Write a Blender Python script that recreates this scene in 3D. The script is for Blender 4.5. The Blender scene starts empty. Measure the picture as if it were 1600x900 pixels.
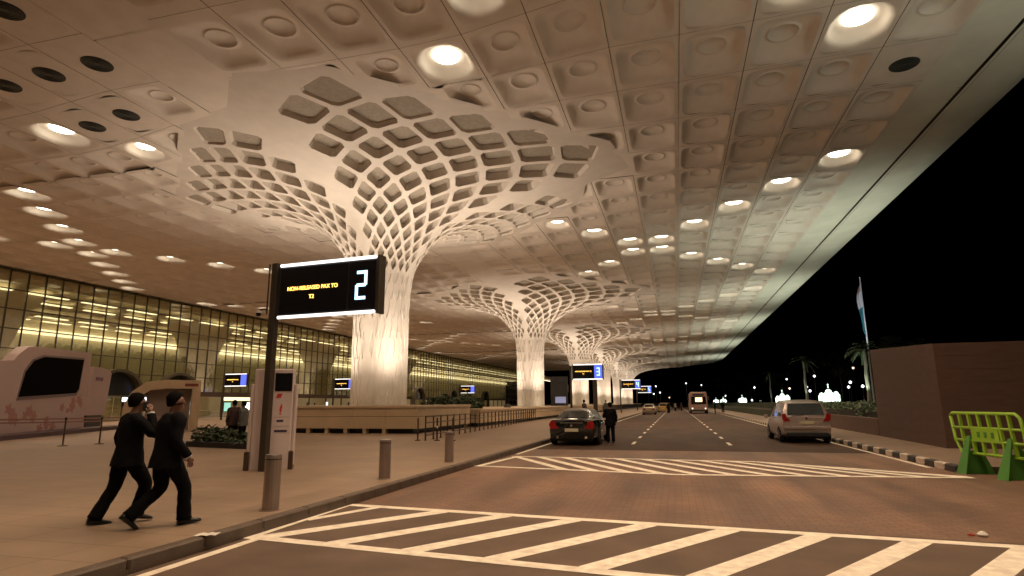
import bpy, math, random
from math import sin, cos, pi, radians, sqrt, hypot, atan2
from mathutils import Vector, Matrix
random.seed(7)
S = bpy.context.scene
COL = S.collection

# ------------------------------------------------------------------ camera, world, exposure
YAW, PITCH, ROLL, FPX = -0.2623, 0.1914, -0.0069, 933.3
_r = Vector((cos(YAW), -sin(YAW), 0)); _f = Vector((sin(YAW)*cos(PITCH), cos(YAW)*cos(PITCH), sin(PITCH)))
_u = _r.cross(_f)
_r2 = _r*cos(ROLL) + _u*sin(ROLL); _u2 = _u*cos(ROLL) - _r*sin(ROLL)
cam = bpy.data.cameras.new('camera'); cam_o = bpy.data.objects.new('camera', cam); COL.objects.link(cam_o)
cam.sensor_width = 36; cam.lens = FPX/1600*36; cam.clip_end = 5000; cam.clip_start = .05
m = Matrix((_r2, _u2, -_f)).transposed().to_4x4(); m.translation = Vector((0, 0, 1.6)); cam_o.matrix_world = m
S.camera = cam_o
W = bpy.data.worlds.new('World'); S.world = W; W.use_nodes = True
nt = W.node_tree; bg = nt.nodes['Background']
sky = nt.nodes.new('ShaderNodeTexSky'); sky.sky_type = 'NISHITA'; sky.sun_disc = False
sky.sun_elevation = radians(-8); sky.sun_rotation = radians(200)
nt.links.new(sky.outputs[0], bg.inputs[0]); bg.inputs[1].default_value = 0.05
S.view_settings.view_transform = 'Standard'; S.view_settings.look = 'None'
S.view_settings.exposure = .18; S.view_settings.gamma = 1
S.cycles.max_bounces = 8; S.cycles.diffuse_bounces = 4; S.cycles.transparent_max_bounces = 12
S.cycles.sample_clamp_indirect = 4
WARM = (1.0, .69, .44)

# ------------------------------------------------------------------ helpers
MATS = {}
def mat(name, col, rough=.6, metal=0, emit=None, es=0, var=0., vscale=2., bump=0., bscale=30., spec=.5, stretch=(1, 1, 1), coords='Object', coat=0):
    if name in MATS: return MATS[name]
    m = bpy.data.materials.new(name); m.use_nodes = True; n = m.node_tree; b = n.nodes['Principled BSDF']
    b.inputs['Base Color'].default_value = (*col, 1); b.inputs['Roughness'].default_value = rough
    b.inputs['Metallic'].default_value = metal; b.inputs['Specular IOR Level'].default_value = spec
    b.inputs['Coat Weight'].default_value = coat
    if emit: b.inputs['Emission Color'].default_value = (*emit, 1); b.inputs['Emission Strength'].default_value = es
    tc = n.nodes.new('ShaderNodeTexCoord'); mp = n.nodes.new('ShaderNodeMapping')
    n.links.new(tc.outputs[coords], mp.inputs[0]); mp.inputs['Scale'].default_value = stretch
    if var:
        no = n.nodes.new('ShaderNodeTexNoise'); no.inputs['Scale'].default_value = vscale; no.inputs['Detail'].default_value = 6
        n.links.new(mp.outputs[0], no.inputs['Vector'])
        r = n.nodes.new('ShaderNodeValToRGB'); e = r.color_ramp.elements
        e[0].position = .3; e[1].position = .72
        e[0].color = (*[c*(1-var) for c in col], 1); e[1].color = (*[min(1, c*(1+var)) for c in col], 1)
        n.links.new(no.outputs[0], r.inputs[0]); n.links.new(r.outputs[0], b.inputs['Base Color'])
    if bump:
        no = n.nodes.new('ShaderNodeTexNoise'); no.inputs['Scale'].default_value = bscale; no.inputs['Detail'].default_value = 4
        n.links.new(mp.outputs[0], no.inputs['Vector'])
        bp = n.nodes.new('ShaderNodeBump'); bp.inputs['Strength'].default_value = bump; bp.inputs['Distance'].default_value = .02
        n.links.new(no.outputs[0], bp.inputs['Height']); n.links.new(bp.outputs[0], b.inputs['Normal'])
    MATS[name] = m
    return m
def emat(name, col, s):
    if name in MATS: return MATS[name]
    m = bpy.data.materials.new(name); m.use_nodes = True; b = m.node_tree.nodes['Principled BSDF']
    b.inputs['Base Color'].default_value = (*[c*.3 for c in col], 1)
    b.inputs['Emission Color'].default_value = (*col, 1); b.inputs['Emission Strength'].default_value = s
    MATS[name] = m; return m

class MB:
    def __init__(s): s.v = []; s.f = []; s.mi = []
    def add(s, vs, fs, mi=0):
        o = len(s.v); s.v += [tuple(p) for p in vs]; s.f += [tuple(i+o for i in f) for f in fs]; s.mi += [mi]*len(fs); return s
    def quad(s, a, b, c, d, mi=0): return s.add([a, b, c, d], [(0, 1, 2, 3)], mi)
    def box(s, x0, x1, y0, y1, z0, z1, mi=0):
        return s.add([(x0,y0,z0),(x1,y0,z0),(x1,y1,z0),(x0,y1,z0),(x0,y0,z1),(x1,y0,z1),(x1,y1,z1),(x0,y1,z1)],
                     [(0,3,2,1),(4,5,6,7),(0,1,5,4),(1,2,6,5),(2,3,7,6),(3,0,4,7)], mi)
    def bbox(s, x0, x1, y0, y1, z0, z1, b=.02, mi=0):
        # chamfered box (all vertical edges and top edges)
        def ring(i, z): return [(x0+i+b,y0+i,z),(x1-i-b,y0+i,z),(x1-i,y0+i+b,z),(x1-i,y1-i-b,z),(x1-i-b,y1-i,z),(x0+i+b,y1-i,z),(x0+i,y1-i-b,z),(x0+i,y0+i+b,z)]
        r = ring(0, z0)+ring(0, z1-b)+ring(b, z1)
        f = [tuple(range(7, -1, -1)), tuple(range(16, 24))]
        for k in range(2):
            for i in range(8): f.append((k*8+i, k*8+(i+1) % 8, k*8+8+(i+1) % 8, k*8+8+i))
        return s.add(r, f, mi)
    def tube(s, pts, r, n=8, cap=True, mi=0):
        pts = [Vector(p) for p in pts]; rs = r if isinstance(r, (list, tuple)) else [r]*len(pts)
        vs = []; fs = []
        for i, p in enumerate(pts):
            d = (pts[min(i+1, len(pts)-1)]-pts[max(i-1, 0)]).normalized()
            if i == 0: a = d.orthogonal().normalized() if abs(d.z) < .99 else Vector((1, 0, 0))
            a = (a-d*a.dot(d)).normalized(); b = d.cross(a)
            vs += [p+(a*cos(2*pi*k/n)+b*sin(2*pi*k/n))*rs[i] for k in range(n)]
        for i in range(len(pts)-1):
            for k in range(n): fs.append((i*n+k, i*n+(k+1) % n, (i+1)*n+(k+1) % n, (i+1)*n+k))
        if cap: fs.append(tuple(range(n-1, -1, -1))); fs.append(tuple((len(pts)-1)*n+k for k in range(n)))
        return s.add(vs, fs, mi)
    def lathe(s, prof, n=16, c=(0, 0), mi=0, cap=True):
        vs = [(c[0]+r*cos(2*pi*k/n), c[1]+r*sin(2*pi*k/n), z) for r, z in prof for k in range(n)]; fs = []
        for i in range(len(prof)-1):
            for k in range(n): fs.append((i*n+k, i*n+(k+1) % n, (i+1)*n+(k+1) % n, (i+1)*n+k))
        if cap: fs.append(tuple(range(n-1, -1, -1))); fs.append(tuple((len(prof)-1)*n+k for k in range(n)))
        return s.add(vs, fs, mi)
    def prism(s, poly, axis, a, b, mi=0):
        # poly: 2D points; axis 'x','y','z' extruded from a to b
        def P(p, t): return {'x': (t, p[0], p[1]), 'y': (p[0], t, p[1]), 'z': (p[0], p[1], t)}[axis]
        n = len(poly); vs = [P(p, a) for p in poly]+[P(p, b) for p in poly]
        return s.add(vs, [tuple(range(n-1, -1, -1)), tuple(range(n, 2*n))]+[(i, (i+1) % n, n+(i+1) % n, n+i) for i in range(n)], mi)
    def mesh(s, name, mats, smooth=False):
        me = bpy.data.meshes.new(name); me.from_pydata(s.v, [], s.f)
        for x in (mats if isinstance(mats, (list, tuple)) else [mats]): me.materials.append(x)
        if any(s.mi): me.polygons.foreach_set('material_index', s.mi)
        if smooth: me.polygons.foreach_set('use_smooth', [True]*len(me.polygons))
        me.update(); return me
    def build(s, name, mats, parent=None, smooth=False, loc=None, kind=None, merge=False):
        me = s.mesh(name, mats, smooth)
        if merge:
            import bmesh
            b = bmesh.new(); b.from_mesh(me); bmesh.ops.remove_doubles(b, verts=b.verts, dist=1e-4); bmesh.ops.recalc_face_normals(b, faces=b.faces); b.to_mesh(me); b.free()
        return link(name, me, parent, loc, kind)
def link(name, me, parent=None, loc=None, kind=None):
    o = bpy.data.objects.new(name, me); COL.objects.link(o)
    if parent: o.parent = parent
    if loc: o.location = loc
    if kind: o['kind'] = kind
    return o
def tag(o, label, cat, group=None):
    o['label'] = label; o['category'] = cat
    if group: o['group'] = group
    return o
def thing(name, label, cat, loc=(0, 0, 0), rz=0, group=None):
    o = bpy.data.objects.new(name, None); COL.objects.link(o); o.empty_display_size = .2
    o.location = loc; o.rotation_euler = (0, 0, rz); return tag(o, label, cat, group)
def kids(o): return [c for c in bpy.data.objects if c.parent == o]
def dup(o, loc, rz, label, group=None, parent=None):
    c = o.copy(); COL.objects.link(c)
    if parent is None:
        c.location = loc; c.rotation_euler = (0, 0, rz); c['label'] = label
        if group: c['group'] = group
    else: c.parent = parent
    for k in kids(o): dup(k, None, None, None, None, c)
    return c
def spot(name, parent, loc, aim, power, ang, blend=.6, rad=.2, col=WARM):
    l = bpy.data.lights.new(name, 'SPOT'); l.energy = power; l.spot_size = radians(ang); l.spot_blend = blend
    l.shadow_soft_size = rad; l.color = col
    o = bpy.data.objects.new(name, l); COL.objects.link(o); o.parent = parent; o.location = loc
    o.rotation_euler = Vector(aim).to_track_quat('-Z', 'Y').to_euler(); return o

# ------------------------------------------------------------------ materials
M_GRC = mat('moulded_white_ceiling', (.76, .70, .62), .65, var=.06, vscale=1.2, bump=.1, bscale=8)
M_GRC_EDGE = mat('edge_panel_light_tint', (.74, .74, .64), .45, var=.08, vscale=.6)  # greenish outdoor light on the canopy edge is put into this colour
M_COLUMN = mat('white_column_shell', (.72, .67, .60), .6, var=.05, vscale=1.5)
M_INSET = mat('dark_taupe_inset', (.36, .32, .26), .75, var=.12, vscale=6, bump=.4, bscale=60)  # recessed panel backs, a darker tone than the column shell
M_GAP = mat('dark_joint', (.08, .07, .06), .8)
M_VENT = mat('green_grey_vent', (.06, .075, .065), .5)
M_LAMP = emat('lamp_glow', (1, .88, .68), 9.5)
M_STEEL = mat('brushed_steel', (.42, .36, .33), .35, .85, var=.15, vscale=3, stretch=(20, 20, .6))
M_BLACK = mat('black_metal', (.02, .02, .022), .45)
M_SCREEN = mat('dark_screen', (.008, .008, .01), .25)
M_WHITEPAINT = mat('worn_white_paint', (.90, .78, .65), .6, var=.2, vscale=7, bump=.2, bscale=60)

def road_material():
    m = bpy.data.materials.new('block_paved_road'); m.use_nodes = True; n = m.node_tree; L = n.links; b = n.nodes['Principled BSDF']
    tc = n.nodes.new('ShaderNodeTexCoord')
    br = n.nodes.new('ShaderNodeTexBrick'); br.inputs['Scale'].default_value = 1
    br.inputs['Brick Width'].default_value = .22; br.inputs['Row Height'].default_value = .11; br.inputs['Mortar Size'].default_value = .006
    br.inputs['Color1'].default_value = (.225, .122, .074, 1); br.inputs['Color2'].default_value = (.275, .155, .096, 1); br.inputs['Mortar'].default_value = (.09, .06, .045, 1)
    L.new(tc.outputs['Object'], br.inputs[0])
    mp = n.nodes.new('ShaderNodeMapping'); mp.inputs['Scale'].default_value = (1.2, .12, 1); L.new(tc.outputs['Object'], mp.inputs[0])
    n1 = n.nodes.new('ShaderNodeTexNoise'); n1.inputs['Scale'].default_value = 1.0; n1.inputs['Detail'].default_value = 8; L.new(mp.outputs[0], n1.inputs[0])
    n2 = n.nodes.new('ShaderNodeTexNoise'); n2.inputs['Scale'].default_value = .45; n2.inputs['Detail'].default_value = 10; L.new(tc.outputs['Object'], n2.inputs[0])
    r1 = n.nodes.new('ShaderNodeMapRange'); r1.inputs[1].default_value = .3; r1.inputs[2].default_value = .7; r1.inputs[3].default_value = .50; r1.inputs[4].default_value = 1.12; L.new(n1.outputs[0], r1.inputs[0])
    r2 = n.nodes.new('ShaderNodeMapRange'); r2.inputs[1].default_value = .3; r2.inputs[2].default_value = .7; r2.inputs[3].default_value = .7; r2.inputs[4].default_value = 1.15; L.new(n2.outputs[0], r2.inputs[0])
    mu = n.nodes.new('ShaderNodeMath'); mu.operation = 'MULTIPLY'; L.new(r1.outputs[0], mu.inputs[0]); L.new(r2.outputs[0], mu.inputs[1])
    vm = n.nodes.new('ShaderNodeVectorMath'); vm.operation = 'SCALE'; L.new(br.outputs[0], vm.inputs[0]); L.new(mu.outputs[0], vm.inputs['Scale'])
    L.new(vm.outputs[0], b.inputs['Base Color']); b.inputs['Roughness'].default_value = .5
    rr = n.nodes.new('ShaderNodeMapRange'); rr.inputs[3].default_value = .38; rr.inputs[4].default_value = .7; L.new(n2.outputs[0], rr.inputs[0]); L.new(rr.outputs[0], b.inputs['Roughness'])
    bp = n.nodes.new('ShaderNodeBump'); bp.inputs['Strength'].default_value = .25; bp.inputs['Distance'].default_value = .006; L.new(br.outputs[1], bp.inputs['Height']); bp.invert = True
    n3 = n.nodes.new('ShaderNodeTexNoise'); n3.inputs['Scale'].default_value = 60; L.new(tc.outputs['Object'], n3.inputs[0])
    b2 = n.nodes.new('ShaderNodeBump'); b2.inputs['Strength'].default_value = .2; b2.inputs['Distance'].default_value = .005; L.new(n3.outputs[0], b2.inputs['Height']); L.new(bp.outputs[0], b2.inputs['Normal'])
    L.new(b2.outputs[0], b.inputs['Normal']); return m
def plaza_material(name, c1, c2, bw, rh):
    m = bpy.data.materials.new(name); m.use_nodes = True; n = m.node_tree; L = n.links; b = n.nodes['Principled BSDF']
    tc = n.nodes.new('ShaderNodeTexCoord')
    br = n.nodes.new('ShaderNodeTexBrick'); br.offset = 0; br.inputs['Scale'].default_value = 1
    br.inputs['Brick Width'].default_value = bw; br.inputs['Row Height'].default_value = rh; br.inputs['Mortar Size'].default_value = .008; br.inputs['Mortar Smooth'].default_value = .3
    br.inputs['Color1'].default_value = (*c1, 1); br.inputs['Color2'].default_value = (*c2, 1); br.inputs['Mortar'].default_value = (*[c*.5 for c in c1], 1)
    L.new(tc.outputs['Object'], br.inputs[0])
    n2 = n.nodes.new('ShaderNodeTexNoise'); n2.inputs['Scale'].default_value = .5; n2.inputs['Detail'].default_value = 10; n2.inputs['Roughness'].default_value = .65; L.new(tc.outputs['Object'], n2.inputs[0])
    r2 = n.nodes.new('ShaderNodeMapRange'); r2.inputs[1].default_value = .3; r2.inputs[2].default_value = .7; r2.inputs[3].default_value = .62; r2.inputs[4].default_value = 1.14; L.new(n2.outputs[0], r2.inputs[0])
    vm = n.nodes.new('ShaderNodeVectorMath'); vm.operation = 'SCALE'; L.new(br.outputs[0], vm.inputs[0]); L.new(r2.outputs[0], vm.inputs['Scale'])
    L.new(vm.outputs[0], b.inputs['Base Color'])
    rr = n.nodes.new('ShaderNodeMapRange'); rr.inputs[3].default_value = .35; rr.inputs[4].default_value = .65; L.new(n2.outputs[0], rr.inputs[0]); L.new(rr.outputs[0], b.inputs['Roughness'])
    n3 = n.nodes.new('ShaderNodeTexNoise'); n3.inputs['Scale'].default_value = 40; L.new(tc.outputs['Object'], n3.inputs[0])
    b2 = n.nodes.new('ShaderNodeBump'); b2.inputs['Strength'].default_value = .15; b2.inputs['Distance'].default_value = .005; L.new(n3.outputs[0], b2.inputs['Height']); L.new(b2.outputs[0], b.inputs['Normal'])
    return m
M_ROAD = road_material()
M_ASPH = mat('dark_asphalt', (.068, .040, .026), .75, spec=.25, var=.3, vscale=.9, bump=.35, bscale=90, stretch=(1, .25, 1))
M_PLAZA = plaza_material('plaza_stone', (.28, .195, .13), (.31, .22, .15), 1.2, .6)
M_WALK = plaza_material('walk_stone', (.27, .19, .13), (.30, .215, .15), .3, .3)

# ------------------------------------------------------------------ the setting: ground, road, pavements
def struct(mb, name, m, **k): return mb.build(name, m, kind='structure', **k)
struct(MB().quad((-1500, -800, -.06), (1500, -800, -.06), (1500, 2500, -.06), (-1500, 2500, -.06)), 'ground', mat('dark_earth', (.05, .045, .035), .9, var=.3, vscale=.1))
struct(MB().quad((-5.2, -40, 0), (6.02, -40, 0), (6.02, 600, 0), (-5.2, 600, 0)).quad((6.02, -40, 0), (40, -40, 0), (40, 16.0, 0), (6.02, 16.0, 0)), 'road', M_ROAD)
KZ = .15
struct(MB().quad((-5.2, 21.5, .0035), (6.02, 21.5, .0035), (6.02, 600, .0035), (-5.2, 600, .0035)), 'asphalt_road', M_ASPH)
struct(MB().box(-92, -5.36, -40, 300, -.05, KZ), 'plaza_pavement', M_PLAZA)
struct(MB().quad((-5.2, -40, .0035), (40, -40, .0035), (40, 5.5, .0035), (-5.2, 9.18, .0035)), 'near_asphalt', mat('near_asphalt_brown', (.125, .082, .056), .6, spec=.3, var=.22, vscale=1.3, bump=.4, bscale=70))
# left kerb stones, laid end to end
M_KERB = mat('kerb_granite', (.10, .072, .054), .6, var=.2, vscale=4, bump=.3, bscale=40)
kerb_p = struct(MB().box(-5.36, -5.21, -40, 300, -.05, .05), 'kerb_bed', M_KERB)
km = MB().bbox(-.078, .078, -.495, .495, -.05, .1, .02).mesh('kerb_stone', M_KERB)
for i in range(60): link('kerb_stone', km, kerb_p, (-5.282, 4.0+i-1.5, .055))
km2 = MB()
for i in range(180): km2.bbox(-5.36, -5.204, 62.505+i, 63.495+i, 0, .153, .02)
km2.build('far_kerb_stones', M_KERB, kerb_p, kind='stuff')
# right pavement and its black and white kerb
struct(MB().box(6.2, 12.0, 16.2, 300, -.05, KZ-.01), 'right_pavement', M_WALK)
M_KW = mat('kerb_white_paint', (.55, .46, .38), .6, var=.25, vscale=6); M_KB = mat('kerb_black_paint', (.035, .03, .028), .6, var=.3, vscale=6)
kb = struct(MB().box(6.03, 6.19, 16.2, 300, -.05, .04), 'right_kerb_bed', M_KERB)
mw = MB().bbox(-.085, .085, -.29, .29, -.05, .11, .025).mesh('kerb_block', M_KW); mk = MB().bbox(-.085, .085, -.29, .29, -.05, .11, .025).mesh('kerb_block', M_KB)
for i in range(90): link('kerb_block', mw if i % 2 else mk, kb, (6.11, 16.5+.6*i, .05))
# painted markings, 4 mm above the road
def line(mb, a, b, w, z=.0075):
    z += .0035 if z < .0075 else 0
    a, b = Vector(a), Vector(b); d = (b-a).normalized(); n = Vector((-d.y, d.x))*w/2
    mb.quad((a.x+n.x, a.y+n.y, z), (a.x-n.x, a.y-n.y, z), (b.x-n.x, b.y-n.y, z), (b.x+n.x, b.y+n.y, z))
mk_ = MB()
line(mk_, (-5.02, -10), (-5.02, 6.75), .13)
line(mk_, (-5.16, 6.72), (-5.34+.12, 9.1), .13, .0045)
def xat(y0, y1, x, xa=-5.2, xb=3.6): return y0+(y1-y0)*(x-xa)/(xb-xa)
def hi(x): return 9.17-.102*(x+5.43)
def lo(x): return 6.72-.125*(x+5.2) if x < -.4 else 6.12-.06*(x+.4)
line(mk_, (-5.22, hi(-5.2)), (9.5, hi(9.5)), .19, .005)
line(mk_, (-5.22, lo(-5.2)), (-.4, lo(-.4)), .19, .0055); line(mk_, (-.4, lo(-.4)), (9.5, lo(9.5)), .19, .0052)
line(mk_, (-5.14, 7.85), (-4.65, hi(-4.65)-.05), .16, .0042)
xs = [-5.0+1.02*i for i in range(14)]
for x in xs: line(mk_, (x, lo(x)+.05), (x+1.5, hi(x+1.5)-.05), .27, .0046)
# far hatched gore
def hi2(x): return 18.45-.07*(x+4.9) if x < 2 else 17.97-(x-2)*.66
def lo2(x): return 15.5-.19*(x+5.3) if x < 0 else 14.5+.11*x
line(mk_, (-5.1, 15.45), (-4.8, hi2(-4.8)), .16, .0042)
line(mk_, (-4.9, hi2(-4.9)), (2, hi2(2)), .2, .005); line(mk_, (2, hi2(2)), (5.9, 15.3), .2, .0052)
line(mk_, (-5.2, lo2(-5.2)), (0, lo2(0)), .2, .0054); line(mk_, (0, lo2(0)), (5.95, lo2(5.95)), .2, .0056)
for i in range(13):
    xa = -4.9+.78*i; xb = xa+2.2
    if xb < 5.9 and hi2(xa)-lo2(xb) > .4: line(mk_, (xa, hi2(xa)), (xb, lo2(xb)), .24, .0046)
for x0 in (-1.74, 1.9):
    y = 24.6
    while y < 260: line(mk_, (x0, y), (x0, y+1.6), .13); y += 4.3
line(mk_, (5.85, 17.2), (5.85, 290), .12); line(mk_, (-5.03, 19.2), (-5.03, 290), .12)
struct(mk_, 'road_markings', M_WHITEPAINT)

# ------------------------------------------------------------------ columns
COLX, BAY = -16.6, 38.2
COLY = [31.9+BAY*i for i in range(6)]
PROF = [(1.60, 0), (1.61, 5), (1.62, 7.0), (1.68, 8.3), (1.9, 9.5), (2.3, 10.3), (3.0, 11.1), (3.8, 11.75), (4.6, 12.2), (6.9, 12.9), (9, 13.3), (11.2, 13.68), (12.1, 13.86), (13.0, 13.985), (14, 14.0)]
def zprof(r):
    for (a, za), (b, zb) in zip(PROF[3:], PROF[4:]):
        if r <= b: return za+(zb-za)*(r-a)/(b-a)
    return 14.03
LV = [13.0, 12.1, 11.1, 10.1, 9.0, 7.9, 6.7, 5.5, 4.5, 3.7, 3.05, 2.55, 2.2, 1.95]
LEV = [(r, zprof(r)) for r in LV]+[(1.78, 9.0), (1.68, 8.2), (1.63, 7.2), (1.62, 6.1), (1.62, 4.9), (1.61, 3.7), (1.61, 2.5), (1.60, 1.3), (1.6, .15)]
# quadrants: direction angle of the quadrant centre, outer radius
QUADS = [(-45, 12.1), (-135, 10.2), (45, 9.9), (135, 9.9)]
def lat_pt(q, k, j):
    qa, rq = q; r, z = LEV[k]
    rr = 1.6+(r-1.6)*(1+(rq-12.1)/10.5*min(1, max(0, (r-1.6)/2.5))) if r > 1.6 else r
    t = min(1.05, max(0, (r-1.6)/10.5)); b = max(0, (t-.45)/.55)
    hw = .06+.80*t**1.15                                   # half width of the smooth seam
    da = pi/4-math.asin(min(.9, hw/rr)); a = da*j/6
    c = 1/cos(min(abs(a), radians(26)))
    R = rr*((1-b)+b*c)
    A = radians(qa)+a
    return Vector((R*cos(A), R*sin(A), z))
def lat_normal(p, k):
    a = LEV[max(0, k-1)]; b = LEV[min(len(LEV)-1, k+1)]
    dr, dz = a[0]-b[0], a[1]-b[1]; h = hypot(p.x, p.y)
    rad = Vector((p.x/h, p.y/h, 0))
    n = Vector((0, 0, 1))*dr - rad*dz                        # points up / into the column
    return n.normalized()
def column(cy, idx, label, scale=1.0, parts=300):
    root = thing('funnel_column', label, 'column', (COLX, cy, 0), 0, 'funnel columns carrying the canopy')
    sh = MB(); panels = []
    K = len(LEV)-1
    for q in QUADS:
        P = lambda k, j: lat_pt(q, k, j)
        for k in range(1, K):
            for j in range(-5, 6):
                if (k+j) % 2 == 0: continue
                V4 = [P(k-1, j), P(k, j+1), P(k+1, j), P(k, j-1)]
                c = sum(V4, Vector())/4
                size = ((V4[0]-V4[2]).length+(V4[1]-V4[3]).length)/2
                g = .80 if k < 4 else .76 if k < 9 else .72
                op = []
                for i in range(4):
                    v, pv, nx = V4[i], V4[i-1], V4[(i+1) % 4]
                    for w in (v.lerp(pv, .13), v.lerp(nx, .13)): op.append(c+(w-c)*g*1.06)
                # ring between rhombus and opening
                base = len(sh.v); sh.v += [tuple(v) for v in V4]+[tuple(v) for v in op]
                for i in range(4):
                    o1, o2, n1 = 4+2*i, 4+2*i+1, 4+(2*i+2) % 8
                    sh.f += [(base+i, base+o2, base+o1), (base+i, base+(i+1) % 4, base+n1, base+o2)]; sh.mi += [0, 0]
                depth = .1 if k == 1 else .22 if k == 2 else .34 if k == 3 else .42 if k < 7 else (.30 if k < 10 else (.16 if k < 14 else .045))
                N = lat_normal(c, k)
                n_ = MB(); o_c = c
                inner = [o_c+(p-o_c)*(.90)+N*depth for p in op]
                n_.v = [tuple(p-o_c) for p in op]+[tuple(p-o_c) for p in inner]
                for i in range(8): n_.f.append((i, (i+1) % 8, 8+(i+1) % 8, 8+i)); n_.mi.append(0)
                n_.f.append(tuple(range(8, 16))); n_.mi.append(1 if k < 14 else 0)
                if k < 8:
                    # small raised disc in the inset
                    pass
                panels.append((k, tuple(o_c), n_))
            # half cells along the seams
            for j in (-6, 6):
                if (k+j) % 2:
                    a, b, c = P(k-1, j), P(k, j-(1 if j > 0 else -1)), P(k+1, j)
                    sh.add([a, b, c], [(0, 1, 2) if j > 0 else (0, 2, 1)])
        for j in range(-5, 6, 2): sh.add([P(0, j-1), P(1, j), P(0, j+1)], [(0, 1, 2)])
        # bottom half cells
        # skirt that meets the flat ceiling
        js = [-6, -4, -2, 0, 2, 4, 6]
        for a, b in zip(js, js[1:]):
            pa, pb = P(0, a), P(0, b)
            oa, ob = [Vector((p.x*(1+.35/hypot(p.x, p.y)), p.y*(1+.35/hypot(p.x, p.y)), 14.035)) for p in (pa, pb)]
            sh.add([pa, pb, ob, oa], [(0, 3, 2, 1)])
    # smooth seams between the quadrants
    order = [QUADS[0], QUADS[2], QUADS[3], QUADS[1]]
    for i in range(4):
        q1, q2 = order[i], order[(i+1) % 4]
        ks = list(range(0, K+1, 2))
        if ks[-1] != K: ks.append(K)
        for k0, k1 in zip(ks, ks[1:]):
            a, b, c, d = lat_pt(q1, k0, 6), lat_pt(q2, k0, -6), lat_pt(q2, k1, -6), lat_pt(q1, k1, 6)
            sh.add([a, b, c, d], [(0, 1, 2, 3)])
        a, b = lat_pt(q1, 0, 6), lat_pt(q2, 0, -6)
        oa, ob = [Vector((p.x*(1+.35/hypot(p.x, p.y)), p.y*(1+.35/hypot(p.x, p.y)), 14.035)) for p in (a, b)]
        sh.add([a, b, ob, oa], [(0, 3, 2, 1)])
    sh.build('shell', M_COLUMN, root, smooth=True, merge=True)
    core = MB().lathe([(1.42, .12), (1.42, 9.0)], 24); core.build('core', M_COLUMN, root, smooth=True)
    panels.sort(key=lambda t: t[0])
    rest = MB()
    for i, (k, o, n_) in enumerate(panels):
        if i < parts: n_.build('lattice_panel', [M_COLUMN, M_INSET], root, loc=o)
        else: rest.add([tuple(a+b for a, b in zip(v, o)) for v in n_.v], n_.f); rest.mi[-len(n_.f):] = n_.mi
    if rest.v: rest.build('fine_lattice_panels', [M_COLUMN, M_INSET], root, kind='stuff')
    # uplights round the foot
    up = MB()
    for a in range(0, 360, 60):
        x, y = 2.35*cos(radians(a+20)), 2.35*sin(radians(a+20))
        up.lathe([(.09, 1.0), (.11, 1.2), (.10, 1.25)], 8, (x, y))
    up.build('uplight_housings', M_BLACK, root)
    for a in (45, 135, 225, 315):
        A = radians(a); x, y = 2.75*cos(A), 2.75*sin(A)
        spot('uplight', root, (x*1.6, y*1.6, 1.75), (-.10*cos(A), -.10*sin(A), 1), UP_POWER, 130, 1, .3, (1, .80, .62))
        spot('foot_light', root, (x*1.25, y*1.25, 1.6), (-1*cos(A), -1*sin(A), .45), 70 if idx else 14, 130, 1, .2, (1, .8, .55))
    if idx == 0:
        for a in (-100, -55, -10, 35):  # extra spots added to brighten the near side of this shaft
            A = radians(a); spot('added_shaft_spot', root, (4.2*cos(A), 4.2*sin(A), 1.75), (-.30*cos(A), -.30*sin(A), 1), 105, 150, 1, .3, (1, .79, .58))
    return root
UP_POWER = 2450
col_labels = ['largest white lattice funnel column, nearest, behind the gate 2 sign', 'second white lattice funnel column along the road, beyond the nearest one',
              'third funnel column, its shaft showing under the second gate sign', 'fourth funnel column, right behind the third one by the kerb',
              'fifth funnel column far down the canopy', 'sixth and farthest funnel column at the end of the canopy']
for i, cy in enumerate(COLY): column(cy, i, col_labels[i], parts=300 if i < 2 else 0)

# ------------------------------------------------------------------ canopy roof: frame, coffers, lamps
canopy = thing('canopy_roof', 'vast white coffered canopy roof over the drop-off road', 'canopy')
CX, CY = 2.4, 3.1855
def zc(x): return 14+.035*max(0, x)
def warp(x, y):
    d = (y-16.5+BAY/2) % BAY-BAY/2
    s = min(1, max(0, (-1.2-x)/6)) if x > -16.2 else 0
    if x < -21: return y+1.3*min(1, (-21-x)/6)*math.exp(-((d-3.5)/4)**2)
    return y+1.3*s*math.exp(-(d/5)**2)
Y0R, X0R = 49.654, -.396
Y0L, X0L = 34.5, -17.5
YMIN, YMAX = -24, 231
def inside_head(x0, x1, y0, y1):
    res = 0
    for cy in COLY:
        dx = max(x0-COLX, COLX-x1, 0) if (x0 > COLX or x1 < COLX) else 0
        dy = max(y0-cy, cy-y1, 0) if (y0 > cy or y1 < cy) else 0
        sx = 1 if (x0+x1)/2 > COLX else -1; sy = 1 if (y0+y1)/2 > cy else -1
        rq = {(1, -1): 12.1, (-1, -1): 10.2}.get((sx, sy), 9.9)
        F_ = lambda a, b: max((a+b)/1.4142, hypot(a, b)/1.112)
        near = F_(dx, dy); far = F_(abs((x0+x1)/2-COLX), abs((y0+y1)/2-cy))
        if near < rq+.9:
            res = 2 if far < rq-3 else (3 if far > rq+.45 else 1)
            break
    return res
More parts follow.
